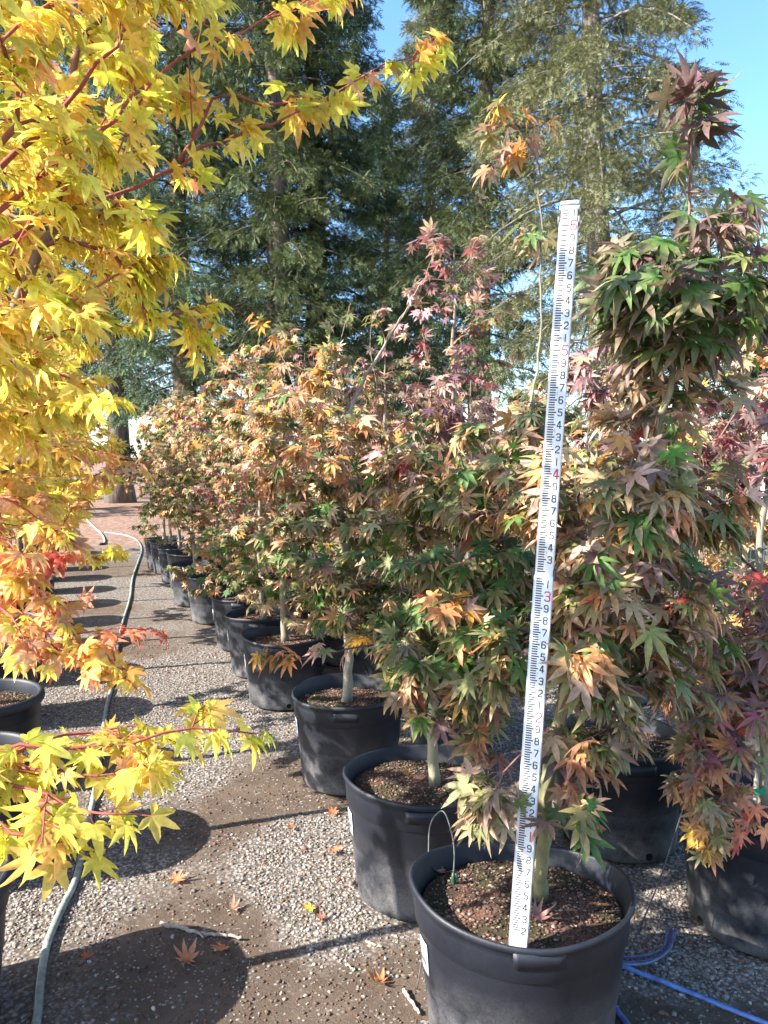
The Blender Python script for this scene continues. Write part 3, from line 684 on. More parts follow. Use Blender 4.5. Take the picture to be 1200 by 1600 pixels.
# --- third
r = rel(P_POS[2]); base = np.array((-.01, -.02, SB))
P3 = grow_tree('maple_c', 23, [base, r(545, 1000, 3.9), r(548, 900, 3.95), r(530, 780, 4.0), r(545, 650, 4.0), r(600, 540, 4.05), r(645, 470, 4.1)],
    [.026, .022, .019, .015, .011, .008, .005],
    [(r(545, 850, 3.85), (.42, .34, .35), 78, 9, PAL_GRN), (r(500, 700, 3.95), (.42, .32, .34), 66, 9, PAL_PCH), (r(640, 720, 4.05), (.36, .3, .3), 46, 8, PAL_PCH), (r(580, 930, 3.7), (.3, .22, .25), 34, 8, PAL_GRN),
     (r(660, 640, 4.2), (.22, .2, .2), 16, 7, PAL_DUSTY), (r(500, 560, 4.0), (.16, .12, .14), 9, 6, PAL_ORG)],
    .068, T_NEAR, M_LEAF, bark=(.30, .27, .22), twig=(.26, .20, .13),
    extra=[([r(500, 740, 4.0), r(508, 620, 3.95), r(515, 520, 3.95)], .006, 20, PAL_TAN, 1, .4), ([r(470, 640, 4.0), r(445, 560, 4.0), r(415, 500, 4.0)], .004, 8, PAL_ORG, 1, .8), ([r(520, 600, 3.95), r(535, 520, 3.95), r(548, 480, 3.95)], .0035, 5, PAL_BRN, .7, .9), ([r(590, 620, 4.0), r(578, 540, 4.0), r(585, 490, 4.0)], .003, 5, PAL_BRN, .7, .9), ([r(640, 640, 4.1), r(665, 560, 4.1), r(660, 520, 4.1)], .003, 8, PAL_PURP, .8, .8), ([r(530, 660, 4.0), r(600, 540, 4.05), r(660, 440, 4.1), r(690, 370, 4.15)], .006, 30, PAL_DUSTY, 1, .6)])
potted(P_POS[2], P3, 'third potted maple from the front, bushy, with a long bare slanting shoot', 'potted maples in the front right row', near=True, k=2, stick=math.pi * 1.08)

def row_tree(seed, pals, h=2.45, zb=.72, rad=.58, n=120, lf=9, size=.062, temps=None, mat=None, lean=(0, 0), **kw):
    """a bushy potted maple in its own coordinates"""
    q = np.random.RandomState(seed); lx, ly = lean
    tr = [(0, 0, SB), (q.uniform(-.03, .03), q.uniform(-.03, .03), .8), (lx * .4 + q.uniform(-.05, .05), ly * .4 + q.uniform(-.05, .05), 1.25), (lx * .7, ly * .7, 1.75), (lx, ly, h - .12)]
    bl = []
    for k in range(7):
        a = k * 2.4 + q.uniform(-.3, .3); z = zb + .25 + (h - zb - .5) * (k / 6); R = rad * (.50 if k < 6 else .1) * (1.0 if .15 < k / 6 < .75 else .75)
        rr = rad * (.66 if k < 4 else .5)
        bl.append(((R * math.cos(a) + lx * z / h, R * math.sin(a) + ly * z / h, z), (rr, rr, .30), n // 7, lf, pals[k % len(pals)]))
    bl.append(((lx, ly, h - .08), (.15, .15, .18), 6, 6, pals[-1]))
    return grow_tree('maple_row', seed, tr, [.024, .02, .015, .010, .004], bl, size, temps or T_MID, mat or M_LEAF, **kw)
ROW = [row_tree(31, [PAL_PCH, PAL_GRN, PAL_PCH, PAL_TAN], 2.45, .45, .64, 150), row_tree(32, [PAL_GRN, PAL_PCH, PAL_TAN, PAL_PCH], 2.35, .45, .64, 150),
       row_tree(33, [PAL_PCH, PAL_BRN, PAL_PCH, PAL_PCH], 2.5, .5, .62, 150), row_tree(34, [PAL_TAN, PAL_GRN, PAL_PCH, PAL_DUSTY], 2.3, .48, .62, 150)]
FAR = [row_tree(35, [PAL_PCH, PAL_GRN, PAL_PCH, PAL_TAN], 2.45, .80, .56, 140), row_tree(36, [PAL_GRN, PAL_PCH, PAL_TAN, PAL_BRN], 2.5, .82, .56, 140)]
PURPLE = [row_tree(41, [PAL_DUSTY, PAL_BRN, PAL_DUSTY, PAL_DUSTY], 2.75, .75, .50, 84, 7, .056), row_tree(42, [PAL_PCH, PAL_DUSTY, PAL_BRN, PAL_DUSTY], 2.6, .7, .53, 100, 8, .058), row_tree(43, [PAL_BRN, PAL_DUSTY, PAL_PCH], 3.0, .8, .48, 90, 7, .056)]
GF = 'potted maples in the front right row'
labs = ['fourth potted maple from the front, its pot partly behind a spray of orange leaves', 'fifth potted maple from the front of the right row, brownish leaves over its rim',
        'sixth potted maple from the front of the right row, tan crown', 'seventh potted maple from the front of the right row, dusty pot foot',
        'eighth potted maple from the front of the right row, very dark pot', 'ninth potted maple from the front of the right row, sunlit pot rim',
        'tenth potted maple from the front of the right row, pale sunlit pot', 'last but one potted maple of the front right row',
        'farthest potted maple of the front right row, by the bend of the hose']
for k, p in enumerate(P_POS[3:]):
    potted(p, (ROW + FAR)[[0, 3, 2, 1, 3, 4, 5, 4, 5][k]], labs[k], GF, rot=k * 1.7, scale=(1.0, .98, 1.02, .98, 1.0, 1.0, 1.03, .95, 1.0)[k], near=k < 4, k=k + 3, stick=math.pi * 1.08 if k not in (5, 8) else None)
# --- second row on the right
r = rel(Q_POS[0]); 
Q1 = grow_tree('maple_q', 51, [(0, 0, SB), r(1195, 1100, 2.66), r(1185, 900, 2.66), r(1200, 760, 2.66), r(1230, 600, 2.7), r(1240, 450, 2.7)], [.022, .018, .014, .010, .007, .003],
    [(r(1110, 1190, 2.40), (.10, .14, .19), 34, 8, PAL_RUST, .92), (r(1180, 1000, 2.5), (.24, .22, .19), 40, 8, PAL_RUST), (r(1130, 1085, 2.43), (.18, .16, .16), 28, 8, PAL_RUST), (r(1190, 1130, 2.44), (.12, .08, .07), 8, 7, PAL_RUST, .9), (r(1235, 880, 2.6), (.2, .2, .16), 11, 7, PAL_RUST),
     (r(1235, 650, 2.6), (.16, .24, .2), 16, 7, PAL_DUSTY), (r(1165, 1285, 2.38), (.06, .04, .05), 4, 5, [(1, *RED), (2, *CORAL), (2, *RUST)], .9), (r(1110, 1310, 2.38), (.05, .06, .05), 5, 5, PAL_ORG, .85)],
    .062, T_NEAR, M_LEAF, bark=(.27, .25, .18), twig=(.10, .06, .055), extra=[([r(1185, 900, 2.66), r(1150, 860, 2.6), r(1090, 780, 2.55)], .006, 12, PAL_TAN, 1, .5)])
potted(Q_POS[0], Q1, 'purple red maple at the right edge, pale stake and green ties in its pot', 'potted maples in the second right row', near=True, k=3, stake=[(-.055, -.035, .62, (SB + .10, SB + .30))])
r = rel(Q_POS[1])
Q2 = grow_tree('maple_r', 52, [(-.02, 0, SB), r(985, 1050, 3.3), r(1000, 900, 3.3), r(1025, 740, 3.3), r(1020, 600, 3.3)], [.022, .018, .014, .010, .005],
    [(r(1000, 900, 3.2), (.4, .36, .3), 60, 8, PAL_BRN), (r(1050, 1030, 3.1), (.28, .2, .22), 26, 7, PAL_BRN), (r(960, 700, 3.3), (.34, .22, .25), 36, 8, PAL_PCH), (r(1130, 690, 3.3), (.2, .2, .24), 38, 9, [(3, *DRED), (3, *MAUVE), (1, *PURP)], .9), (r(920, 590, 3.35), (.12, .2, .14), 16, 7, PAL_DUSTY)],
    .062, T_NEAR, M_LEAF, bark=(.27, .25, .18), twig=(.20, .12, .10))
potted(Q_POS[1], Q2, 'red and brown maple in a shaded pot between the rod tree and the staked tree', 'potted maples in the second right row', near=True, k=4)
qlabs = ['second row maple with tall purple red shoots rising over its neighbours', 'second row maple behind the slanting shoot, brown and purple crown',
         'second row maple directly behind the fourth front pot, reddish crown top', 'second row maple behind the gap of fifth and sixth front pots, tan top', 'second row maple behind the seventh front pot, tip just over the row',
         'second row maple behind the eighth front pot, faint brown top', 'second row maple behind the ninth front pot, purple tinted tip', 'farthest maple of the second right row, behind the end pots']
for k, p in enumerate(Q_POS[2:]):
    potted(p, PURPLE[k % 3] if k not in (2, 4, 6) else ROW[k // 2 % 4], qlabs[k], 'potted maples in the second right row', rot=k * 2.3 + .5, scale=(1.08, 1.0, 1, 1, .98, 1, 1, 1)[k], k=k)
rlabs = ['third row maple seen between second row crowns at right, yellow orange leaves', 'third row maple behind the tall purple shoots, tan crown', 'third row maple left of the rod top, mixed brown crown', 'third row maple mostly hidden behind the slanting shoot',
         'third row maple far back behind the mid crowns', 'third row maple one before the last, faint top', 'last maple of the third row, far behind the others']
for k, p in enumerate(R_POS):
    potted(p, (ROW + PURPLE)[(k * 3 + 2) % 7], rlabs[k], 'potted maples in the third right row', rot=k * 1.1 + .2, scale=.95, k=k)

# --- yellow trees on the left
YT = dict(bark=(.20, .13, .085), twig=(.33, .085, .065), pet=(.42, .10, .08), twig_len=.26, drop=.6)
def yellow(seed, pals, h=2.9, zb=1.15, rad=.68, n=250, lf=15, size=.044, temps=None, **kw):
    d = dict(YT); d.update(kw); return row_tree(seed, pals, h, zb, rad, n, lf, size, temps or T_YMID, M_YLEAF, **d)
r = rel(L_POS[0])
L0 = grow_tree('yellow_a', 61, [(0, 0, SB), (.03, .0, .9), (.05, .04, 1.4), (.08, .06, 1.9), (.1, .1, 2.5), (.12, .12, 3.1)], [.027, .024, .02, .015, .010, .004],
    [((.14, .15, 1.98), (.52, .55, .32), 120, 17, PAL_YEL), ((.16, .15, 2.5), (.58, .55, .4), 150, 16, PAL_YEL), ((.15, .25, 3.0), (.5, .45, .3), 50, 12, PAL_YOR)],
    .040, T_YEL, M_YLEAF, **YT,
    extra=[([r(-380, 1150, 1.2), r(-150, 1160, 1.15), r(20, 1180, 1.12), r(150, 1165, 1.15), r(300, 1140, 1.2), r(400, 1150, 1.24)], .0045, 150, PAL_YEL, 1.0, .15, (0, 0)),
           ([r(-100, 1180, 1.13), r(40, 1235, 1.08), r(130, 1265, 1.06), r(215, 1270, 1.05)], .004, 150, PAL_YEL, 1.0, .1, (0, 0)), ([r(-100, 1170, 1.13), r(0, 1290, 1.05), r(60, 1305, 1.03), r(120, 1330, 1.02)], .004, 110, PAL_YEL, 1.0, .1, (0, 0)),
           ([r(20, 1180, 1.12), r(100, 1150, 1.2), r(220, 1135, 1.24), r(290, 1165, 1.25)], .003, 120, PAL_YEL, 1.0, .1, (0, 0)), ([r(-60, 1190, 1.14), r(60, 1200, 1.12), r(170, 1215, 1.12), r(260, 1190, 1.14)], .003, 140, PAL_YEL, 1.0, .1, (0, 0)),
           ([r(-60, 420, 1.35), r(90, 330, 1.4), r(230, 290, 1.45), r(330, 220, 1.48), r(480, 175, 1.5), r(590, 105, 1.5), r(640, 90, 1.5)], .0052, 70, PAL_YEL, 1.05, .3, (0, 0)),
           ([r(-60, 380, 1.3), r(130, 230, 1.35), r(280, 90, 1.4), r(400, 40, 1.42), r(520, -20, 1.45)], .0052, 80, PAL_YEL, 1.05, .2, (0, 0)),
           ([r(-40, 300, 1.25), r(80, 190, 1.3), r(180, 60, 1.3), r(250, -60, 1.3)], .006, 90, PAL_YEL, 1.0, .1, (0, 0)), ([r(280, 250, 1.46), r(340, 150, 1.5), r(420, 160, 1.52), r(560, 150, 1.52)], .004, 60, PAL_YOR, 1.0, .1, (0, 0)),
           ([r(-60, 560, 1.3), r(60, 500, 1.3), r(160, 440, 1.35), r(230, 400, 1.4)], .005, 110, PAL_YEL, 1.0, .1, (0, 0))])
LG = 'yellow maples in the left row'
potted(L_POS[0], L0, 'nearest yellow maple at left edge, one long low branch reaching over the path', LG, near=True, k=0, pot_i=3)
r = rel(L_POS[1])
L1 = grow_tree('yellow_b', 62, [(0, 0, SB), (.02, .0, .9), (.05, .02, 1.4), (.05, .03, 1.9), (.05, .03, 2.5), (.05, .03, 3.1)], [.027, .024, .02, .015, .010, .004],
    [((.10, .0, 1.72), (.58, .55, .30), 95, 16, PAL_YOR), ((.1, .0, 2.2), (.64, .6, .4), 140, 16, PAL_YEL), ((.06, .0, 2.75), (.6, .55, .4), 110, 15, PAL_YEL), ((.3, -.1, 1.5), (.3, .3, .14), 20, 12, PAL_YOR)],
    .041, T_YEL, M_YLEAF, **YT,
    extra=[([r(-140, 860, 2.0), r(-40, 900, 1.8), r(40, 960, 1.7), r(120, 1000, 1.68), r(170, 1030, 1.66), r(215, 1075, 1.64)], .004, 140, PAL_PEACH, 1.0, .2, (0, 0)), ([r(-60, 880, 1.8), r(30, 880, 1.7), r(100, 865, 1.66)], .003, 70, PAL_COR, 1.0, .4, (0, 0)),
           ([r(90, 1000, 1.69), r(150, 985, 1.7), r(225, 985, 1.72)], .0025, 45, [(1, *RED), (2, *CORAL)], .85, .5, (0, 0)), ([r(-60, 900, 1.8), r(10, 960, 1.66), r(50, 1030, 1.62)], .003, 150, PAL_PEACH, 1.0, .2, (0, 0)),
           ([r(-60, 820, 1.85), r(10, 850, 1.75), r(60, 920, 1.7), r(80, 960, 1.68)], .003, 150, PAL_PEACH, 1.0, .1, (0, 0)), ([r(-80, 930, 1.8), r(0, 990, 1.7), r(90, 1010, 1.66), r(150, 1050, 1.63)], .003, 140, PAL_PEACH, 1.0, .1, (0, 0)),
           ([r(-80, 760, 1.9), r(20, 780, 1.8), r(80, 830, 1.75)], .003, 130, PAL_YOR, 1.0, .1, (0, 0)), ([r(-60, 700, 1.8), r(60, 690, 1.75), r(130, 720, 1.75)], .003, 130, PAL_YOR, 1.0, .1, (0, 0))])
potted(L_POS[1], L1, 'second yellow maple from the front at left, orange and coral leaves on its lowest branch', LG, near=True, k=1, pot_i=3)
YROW = [yellow(71, [PAL_YEL, PAL_YOR, PAL_YEL], 2.8, 1.1), yellow(72, [PAL_YOR, PAL_YEL, PAL_YEL], 2.7, 1.0), yellow(73, [PAL_YEL, PAL_YOR, PAL_YOR], 2.6, 1.0)]
llabs = ['third yellow maple from the front at left', 'fourth yellow maple from the front at left, its thick rolled pot rim in view', 'fifth yellow maple from the front at left, pot close behind the thick rimmed pot',
         'sixth yellow maple from the front of the left row', 'seventh yellow maple from the front of the left row', 'eighth yellow maple from the front of the left row', 'ninth yellow maple from the front of the left row',
         'tenth yellow maple from the front of the left row', 'eleventh yellow maple from the front of the left row', 'twelfth yellow maple from the front of the left row', 'last but one yellow maple of the left row', 'farthest yellow maple of the left row, nearest the furrowed trunk']
for k, p in enumerate(L_POS[2:]):
    potted(p, YROW[k % 3], llabs[k], LG, rot=k * 1.9, scale=1.0 if k < 4 else 1.12, near=k < 3, k=k + 2, pot_i=3)

# ------------------------------------------------------------------ measuring rod
FT = .3048
rb = np.array((.338, 1.868, SOIL_Z + .010)); rt = np.array((.454, 1.925, 0)); rt[2] = rb[2] + 1.882
ru = unit(rt - rb); rx = unit(np.array((1., -.32, 0)) - ru * np.dot((1., -.32, 0), ru)); rn = np.cross(rx, ru)      # rn points to the viewer
rn = rn if rn[1] < 0 else -rn
AX = np.array([rx, -rn, ru])                          # local x = width, y = depth (away), z = up
rod = thing('measuring_rod', rb, 'white telescopic measuring rod with black and red numerals, standing in the nearest pot', 'measuring rod')
def rodbox(name, parent, x, z0, z1, w, y0, y1, mat, col, bev=.002):
    mb = MB(); mb.box(np.array((x, (y0 + y1) / 2, (z0 + z1) / 2)) @ AX, (w, y1 - y0, z1 - z0), AX, col, bev); return obj(name, mb.mesh(name, mat), parent)
WHITE = (.82, .82, .84)
J1, J2, TOPZ = 3.17 * FT, 6.03 * FT, 6.17 * FT
s1 = rodbox('lower_section', rod, 0, 0, J1, .0475, 0, .030, M_PAINT, WHITE)
s2 = rodbox('middle_section', rod, 0, J1 - .05, J2, .0445, .0028, .027, M_PAINT, WHITE)
s3 = rodbox('top_section', rod, 0, J2 - .05, TOPZ, .0385, .0054, .024, M_PAINT, WHITE)
for sx in (-1, 1):
    rodbox('joint_clip', rod, sx * .0262, J1 - .012, J1 + .016, .0052, .002, .026, M_RUBBER, (.05, .05, .055), .001)
    rodbox('joint_clip', rod, sx * .0243, J2 - .004, J2 + .014, .0052, .004, .024, M_RUBBER, (.16, .16, .17), .001)
    rodbox('edge_rail', rod, sx * .0226, .0, J1 - .014, .0014, -.0008, .0002, M_PAINT, (.70, .70, .73), 0)
rodbox('end_cap', rod, 0, TOPZ - .002, TOPZ + .009, .047, .003, .026, M_RUBBER, (.35, .35, .36), .002)
for sx in (-1, 1): rodbox('end_cap_lug', rod, sx * .0222, TOPZ - .014, TOPZ - .003, .005, .004, .025, M_RUBBER, (.35, .35, .36), .001)
GL = {'0': [[(0, .15), (0, .85), (.15, 1), (.45, 1), (.6, .85), (.6, .15), (.45, 0), (.15, 0), (0, .15)]], '1': [[(.3, 0), (.3, 1)]],
      '2': [[(0, .82), (.12, 1), (.48, 1), (.6, .85), (.6, .62), (0, .12), (0, 0), (.6, 0)]], '3': [[(0, .88), (.12, 1), (.48, 1), (.6, .86), (.6, .64), (.48, .52), (.2, .52)], [(.48, .52), (.6, .40), (.6, .14), (.48, 0), (.12, 0), (0, .12)]],
      '4': [[(.42, 0), (.42, 1), (.34, 1), (0, .34), (0, .27), (.6, .27)]], '5': [[(.56, 1), (.06, 1), (.04, .58), (.46, .58), (.6, .44), (.6, .14), (.46, 0), (.12, 0), (0, .12)]],
      '6': [[(.58, .92), (.46, 1), (.14, 1), (0, .86), (0, .14), (.14, 0), (.46, 0), (.6, .14), (.6, .42), (.46, .55), (.02, .55)]], '7': [[(0, 1), (.6, 1), (.6, .9), (.2, 0)]],
      '8': [[(.14, .53), (.02, .65), (.02, .88), (.14, 1), (.46, 1), (.58, .88), (.58, .65), (.46, .53), (.14, .53), (0, .40), (0, .13), (.13, 0), (.47, 0), (.6, .13), (.6, .40), (.46, .53)]],
      '9': [[(.02, .08), (.14, 0), (.46, 0), (.6, .14), (.6, .86), (.46, 1), (.14, 1), (0, .86), (0, .58), (.14, .45), (.58, .45)]]}
def stroke(mb, pts, w, O, hh, yy, col):
    P = np.array([(O[0] + p[0] * hh * .92, O[1] + p[1] * hh) for p in pts]); n = len(P); L, R = [], []
    for i in range(n):
        d0 = P[i] - P[i - 1] if i else P[1] - P[0]; d1 = P[i + 1] - P[i] if i < n - 1 else d0
        d0, d1 = unit(d0), unit(d1); t = unit(d0 + d1); nn = np.array((-t[1], t[0])); k = w / 2 / max(.6, np.dot(nn, (-d0[1], d0[0])))
        e = d0 * (-w / 2 if i == 0 else (w / 2 if i == n - 1 else 0))
        L.append(P[i] + nn * k + e); R.append(P[i] - nn * k + e)
    V = [np.array((q[0], yy, q[1])) @ AX for q in L + R]
    mb.add(np.array(V), [np.array([(i, n + i, n + i + 1, i + 1) for i in range(n - 1)])], col)
def front(z): return 0.0 if z < J1 else (.0028 if z < J2 else .0054)
tick = MB()
k = 2
for i in range(2, 62):
    z = i * .1 * FT; y = front(z) - .0004; d = str(i % 10) if i % 10 else str(i // 10); hgt = .0165
    if i == 32: continue
    if i % 10: 
        ink = MB()
        for s in GL[d]: k += 1; stroke(ink, s, .0026, (.0075, z - hgt / 2), hgt, y - (k % 4) * .00004, (.03, .03, .035))
        obj('black_numeral', ink.mesh('black_numeral', M_MARK), rod)
    else:
        hgt = .023
        rink = MB()
        for s in GL[d]: k += 1; stroke(rink, s, .0030, (.0065, z - hgt / 2), hgt, y - (k % 4) * .00004, (.55, .03, .05))
        obj('red_numeral', rink.mesh('red_numeral', M_MARK), rod)
    if i % 10 in (3, 6):
        faint = MB()
        for s in GL[str(i // 10)]: k += 1; stroke(faint, s, .0008, (-.001, z + .012), .0085, y - (k % 4) * .00004, (.42, .42, .46))
        if faint.n: obj('small_numeral', faint.mesh('small_numeral', M_MARK), rod)
for i in range(10, 308):
    z = i * .02 * FT; lng = i % 5 == 0; w = .0190 if lng else .0145; y = front(z) - .0004
    if abs(z - J1) < .004 or abs(z - J2) < .004: continue
    c = np.array((-.0165 + w / 2, y, z)); h = .01 * FT
    if i < 307 and z < TOPZ - .004:
        x0, x1 = c[0] - w / 2, c[0] + w / 2
        tick.add(np.array([np.array(q) @ AX for q in ((x0, y, z - h / 2), (x1, y, z - h / 2), (x1, y, z + h / 2), (x0, y, z + h / 2))]), [np.array([(0, 1, 2, 3)])], (.03, .03, .035))
obj('tick_scale', tick.mesh('tick_scale', M_MARK), rod)

# ------------------------------------------------------------------ hoses, cords, drip line
def ground_path(pts, z=.012, n=10):
    P = smooth_path([on_z(px, py, 0) for px, py in pts], n); P[:, 2] = ground_h(P[:, 0], P[:, 1]) + z; return P
P = ground_path([(40, 1720), (58, 1590), (64, 1530), (74, 1475), (97, 1420), (119, 1372), (134, 1305), (149, 1232), (156, 1180), (166, 1108), (178, 1058), (184, 1010), (192, 972), (203, 935), (207, 905), (215, 880), (221, 862), (219, 850), (207, 840), (182, 834), (164, 832)], .013)
mb = MB(); hv = vnoise(np.arange(len(P)) * .11, np.zeros(len(P)))[:, None]
mb.tube(P, .0135, 12, np.array([[.11, .17, .145]]) * (1 - hv) + np.array([[.30, .33, .29]]) * hv)
tag(obj('garden_hose', mb.mesh('garden_hose', M_RUBBER)), 'long faded green hose winding down the gravel path', 'hose')
mb = MB(); P = ground_path([(136, 813), (147, 824), (158, 834), (163, 843), (163, 850)], .02); mb.tube(P, .018, 8, (.50, .50, .46))
hh = thing('short_hose', (0, 0, 0), 'short pale hose end with dark nozzle lying at the far end of the path', 'hose'); obj('hose_body', mb.mesh('hose_body', M_RUBBER), hh)
mb = MB(); mb.tube([P[-1], P[-1] + (-.05, -.12, 0)], [.03, .026], 8, (.03, .03, .03)); obj('nozzle', mb.mesh('nozzle', M_RUBBER), hh)
mb = MB(); P = ground_path([(930, 1495), (965, 1508), (1010, 1526), (1080, 1552), (1150, 1580), (1210, 1604), (1300, 1640)], .012); mb.tube(P, .0075, 10, (.10, .20, .48))
tag(obj('blue_hose', mb.mesh('blue_hose', M_RUBBER)), 'shiny blue thin hose running to the lower right corner', 'hose')
mb = MB()
for j, (dy, dx) in enumerate(((0, 0), (5, 3), (-5, -3), (9, 5))):
    P = ground_path([(952, 1500 + dy), (985, 1504 + dy), (1018, 1499 + dy), (1040 + dx, 1484 + dy * .6), (1046 + dx * 1.5, 1466), (1047 + dx * 2, 1448 + abs(dy))], .009 + .004 * j); mb.tube(P, .0045, 7, (.12, .15, .26))
tag(obj('cord_bundle', mb.mesh('cord_bundle', M_RUBBER)), 'bundle of dull blue cords curling beside the nearest pot', 'cord')
mb = MB(); P = ground_path([(925, 1530), (950, 1560), (968, 1584), (990, 1612)], .010); mb.tube(P, .009, 8, (.10, .15, .36))
tag(obj('blue_strap', mb.mesh('blue_strap', M_RUBBER)), 'short blue strap end at the bottom right of the nearest pot', 'strap')
tube = thing('drip_tube', on_z(708, 1385, SOIL_Z), 'thin grey drip tube looping over the nearest pot rim with green emitter', 'drip tube'); o = on_z(708, 1385, SOIL_Z)
rm = on_z(675, 1338, POT_H); u = unit(rm - P_POS[0] - (0, 0, POT_H))
P = smooth_path([o + (0, 0, .03), o + (.003, .0, .10), o + (-.006, .005, .165), (o + rm) / 2 + (0, 0, .185), rm + u * .005 + (0, 0, .10), rm + u * .012 + (0, 0, .0), rm + u * .014 + (0, 0, -.2), rm + u * .05 + (0, 0, -.44)], 8) - o
mb = MB(); mb.tube(P, .0021, 7, (.13, .135, .13)); obj('loop', mb.mesh('loop', M_RUBBER), tube)
mb = MB(); mb.tube([(0, 0, -.03), (0, 0, .0), (0, 0, .028), (0, 0, .042)], [.002, .006, .006, .004], 8, (.02, .09, .05)); mb.box((0.008, 0, .015), (.006, .004, .05), None, (.02, .09, .05)); obj('emitter', mb.mesh('emitter', M_RUBBER), tube)
mb = MB(); p0 = at(1072, 1250, 2.50); p1 = on_z(985, 1485, 0); mb.tube(smooth_path([p0, (p0 + p1) / 2 + (.0, 0, -.03), p1 + (0, 0, .005)], 8), .0024, 6, (.07, .07, .075))
tag(obj('drip_line', mb.mesh('drip_line', M_RUBBER)), 'thin dark drip line slanting from the staked pot rim down to the ground', 'drip tube')

# ------------------------------------------------------------------ sticks and fallen leaves
def stick(pts, r, label, col=(.34, .29, .24), side=()):
    P = ground_path(pts, r * 1.0 + .004, 8); q = np.random.RandomState(len(label)); P[1:-1] += q.normal(0, .002, (len(P) - 2, 3))
    mb = MB(); mb.tube(P, np.linspace(r * 1.1, r * .7, len(P)) * q.uniform(.85, 1.15, len(P)), 7, col)
    for s in side: mb.tube(ground_path(s, r + .006, 5), [r * .5] * (5 * (len(s) - 1) + 1), 5, col)
    tag(obj('stick', mb.mesh('stick', M_WOOD)), label, 'stick', 'dry sticks on the ground')
stick([(251, 1442), (285, 1450), (320, 1459), (350, 1460), (379, 1465)], .007, 'forked dry stick lying across the dark pot shadow at lower left', side=[[(310, 1457), (318, 1466)]])
stick([(632, 1545), (645, 1566), (655, 1583)], .006, 'pale dry twig against the left foot of the nearest pot', (.42, .36, .28))
stick([(573, 1468), (585, 1473), (597, 1477)], .004, 'small straw coloured twig on gravel left of the nearest pot', (.46, .38, .26))
stick([(540, 1503), (548, 1508), (555, 1512)], .003, 'tiny pale twig on gravel left of the nearest pot sticker', (.44, .37, .27))
def fallen(px, py, z, label, c0, c1, s=.06, rot=0, tilt=.25, curl=.5):
    q = random.Random(int(px + py)); tv, tq, tt, tr = leaf_template(7, .14, -curl, q)
    p = on_z(px, py, z); 
    if z < .1: p[2] = ground_h(p[0], p[1]) + .012
    f = tr[:, None]; C = np.asarray(c0) * (1 - f) + np.asarray(c1) * f
    V = tv * s; V[:, 2] += .004; mb = MB(); mb.add(V, [tq, tt], C); mb.tube([(0, 0, .004), (.0, -.02, .006), (.004, -.04, .012)], [.0012, .001, .0008], 5, (.35, .12, .08))
    o = obj('fallen_leaf', mb.mesh('fallen_leaf', M_LEAF), None, p, rot); o.rotation_euler = (tilt * q.uniform(-.6, 1), tilt * q.uniform(-1, 1), rot); tag(o, label, 'leaf', 'fallen maple leaves')
O1, O2 = (.62, .23, .09), (.60, .24, .13)
fallen(292, 1502, 0, 'largest fallen orange leaf lying in the dark round shadow at lower left', O1, (.58, .30, .20), .072, .7)
fallen(350, 1482, 0, 'smaller fallen orange leaf just right of the large one, below the forked stick', O1, O2, .050, 2.4)
fallen(137, 1497, 0, 'tiny fallen orange leaf near the hose in shadow', (.45, .13, .06), (.45, .13, .06), .026, 1)
fallen(272, 1376, 0, 'fallen orange leaf on sunlit dirt between the two round shadows', O1, O2, .055, -1.2)
fallen(363, 1422, 0, 'pale pinkish fallen leaf on dirt above the forked stick', (.48, .28, .20), (.50, .30, .22), .05, .3)
fallen(595, 1536, 0, 'curled orange leaf on gravel in front of the nearest pot at left', O1, (.5, .3, .14), .062, 1.2, .3, .9)
fallen(486, 1419, 0, 'yellow fallen leaf on pale gravel mid path', (.62, .48, .06), (.55, .40, .08), .045, 2)
fallen(520, 1271, 0, 'orange fallen leaf at the foot of the third pot', O1, O2, .05, .4)
fallen(457, 1293, 0, 'small amber fallen leaf on gravel in dappled shade', (.5, .2, .06), O2, .038, 1.9)
fallen(520, 1331, 0, 'orange fallen leaf beside the second pot foot', O1, O2, .045, -2)
fallen(500, 1435, 0, 'small red brown leaf beside the yellow one on gravel', (.33, .12, .08), (.3, .12, .09), .03, .1)
fallen(640, 1213, SOIL_Z + .012, 'golden leaf lying on the soil of the second pot', (.62, .36, .07), (.55, .30, .08), .05, 1.5)
fallen(691, 1364, SOIL_Z + .008, 'pale pink leaf on the soil of the nearest pot beside the drip emitter', (.45, .25, .2), (.42, .25, .2), .042, 1.4, .2, 1)
fallen(836, 1435, SOIL_Z + .012, 'mauve curled leaf on the soil just right of the rod foot', (.30, .15, .14), (.34, .2, .17), .05, -1.3, .3, 1)

